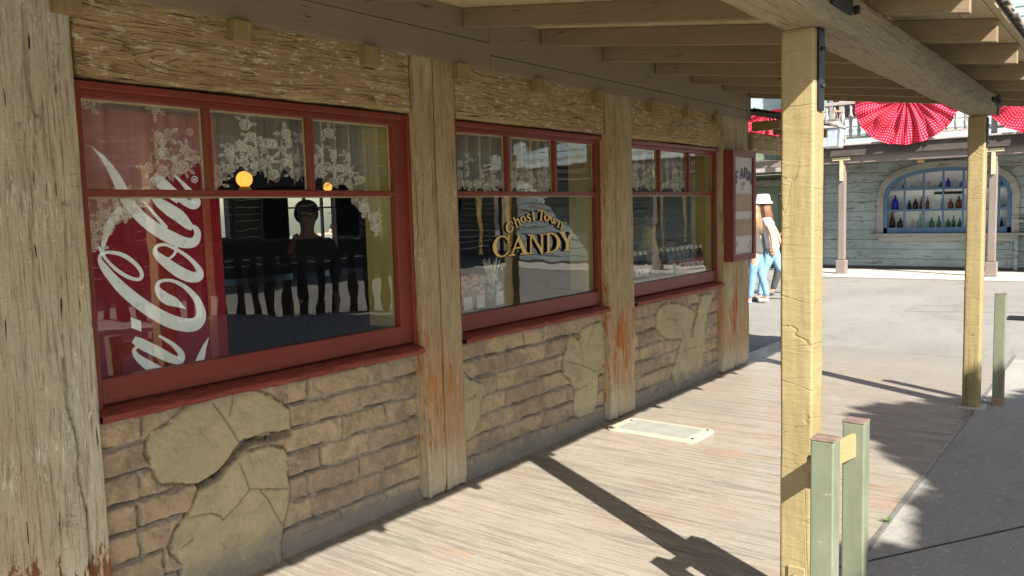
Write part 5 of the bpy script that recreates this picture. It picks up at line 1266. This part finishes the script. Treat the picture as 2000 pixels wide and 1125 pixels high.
    if hat:
        m_ = MB().lathe([(.165, 1.645), (.16, 1.655), (.118, 1.70), (.108, 1.775), (.085, 1.80), (0, 1.803)], (hx, 0, 0), 22); m_.add([], [])
        q = obj('bucket_hat', m_, hat, None, True); q.parent = t
    if cap:
        m_ = MB().ball((hx - .005, 0, 1.70), .099, 16, 10, (1, .86, .80)); m_.poly([(hx + .07, -.07, 1.69), (hx + .17, -.05, 1.675), (hx + .185, 0, 1.672), (hx + .17, .05, 1.675), (hx + .07, .07, 1.69)], (0, 0, .012))
        q = obj('cap', m_, cap, None, True); q.parent = t
    if bag:
        m_ = MB().box(-.24 + L, -.115 + L, -.14, .14, 1.0, 1.40); q = obj('backpack', m_, bag, None, bevel=.04, segs=4); q.parent = t
    return t
m_jean = plain('light blue denim', (.22, .38, .52), .85, sc=18, var=.18, bump=.4); m_jean2 = plain('mid blue denim', (.17, .31, .45), .85, sc=18, var=.2, bump=.4)
m_wht = plain('white cotton', (.78, .74, .72), .85, sc=10, bump=.3); m_gry = plain('charcoal knit', (.09, .085, .08), .9, sc=14, bump=.3)
m_brown = plain('chestnut hair', (.16, .07, .035), .55, sc=40, var=.35); m_fair = plain('light brown hair', (.26, .15, .07), .5, sc=40, var=.35)
m_shoe = plain('grey trainers', (.12, .12, .12), .7); m_wshoe = plain('white trainers', (.7, .68, .66), .6); m_grey = plain('grey marl', (.24, .25, .26), .9); m_dkcap = plain('dark cap', (.06, .065, .06), .8)
UPY = PI * .5
c1 = onz(1500, 582); person('woman in white bucket hat, white top and light jeans striding past the corner', (13.35, 4.80, 0), UPY + .25, 1.70, ((.14, .20, 0), (-.10, -.46, .10)), (((-.10, 1.14), (-.12, .92)), ((-.14, 1.15), (-.22, .95))), m_wht, m_jean, m_shoe, m_brown, m_wht, .10, .5, hairlen=.44)
person('woman in charcoal top and blue jeans half hidden behind the red framed sign', (12.9, onx(1478, 500, 12.9)[1], 0), UPY + .15, 1.58, ((.06, .10, 0), (-.06, -.16, .02)), (((.06, 1.12), (.16, 1.02)), ((.04, 1.13), (.14, 1.02))), m_gry, m_jean2, m_wshoe, m_fair, None, .03, .9, hairlen=.40)
person('man in dark cap and grey shirt mostly hidden behind the near porch post', (14.3, 4.83, 0), UPY + .1, 1.82, ((.16, .26, 0), (-.12, -.34, .06)), (((-.06, 1.14), (.1, 1.0)), ((-.08, 1.14), (.02, .95))), m_grey, m_dkcap, m_shoe, m_dkcap, None, .03, .5, cap=m_dkcap)
person('person in black shirt and cap standing inside the shop behind the left window', (4.40, 5.55, .1), -PI * .62, 1.60, ((.02, .0, 0), (.02, .0, 0)), (((.0, 1.12), (.03, .88)), ((.12, 1.2), (.26, 1.36))), m_black, m_black, m_shoe, m_black, None, .0, .9, bulk=1.18, cap=m_black)
p = ony(657, 470, 17); person('person with grey backpack in bright sun beyond the rear window', (p[0], 17, 0), PI * .9, 1.75, ((.1, .12, 0), (-.1, -.2, .02)), (((.1, 1.14), (.3, 1.14)), ((.1, 1.14), (.3, 1.14))), m_black, m_jean, m_shoe, m_black, None, 0, .5, cap=m_black, bag=m_grey)
# trees out beyond the rear window
tree((10.5, 30, 0), [(10, 30, 4, 2.0), (13, 31, 4.5, 2.0), (16, 30, 4, 2.2), (19, 31, 4.4, 2)], 'sunlit tree seen through the rear window of the shop', 8, .3, 40)
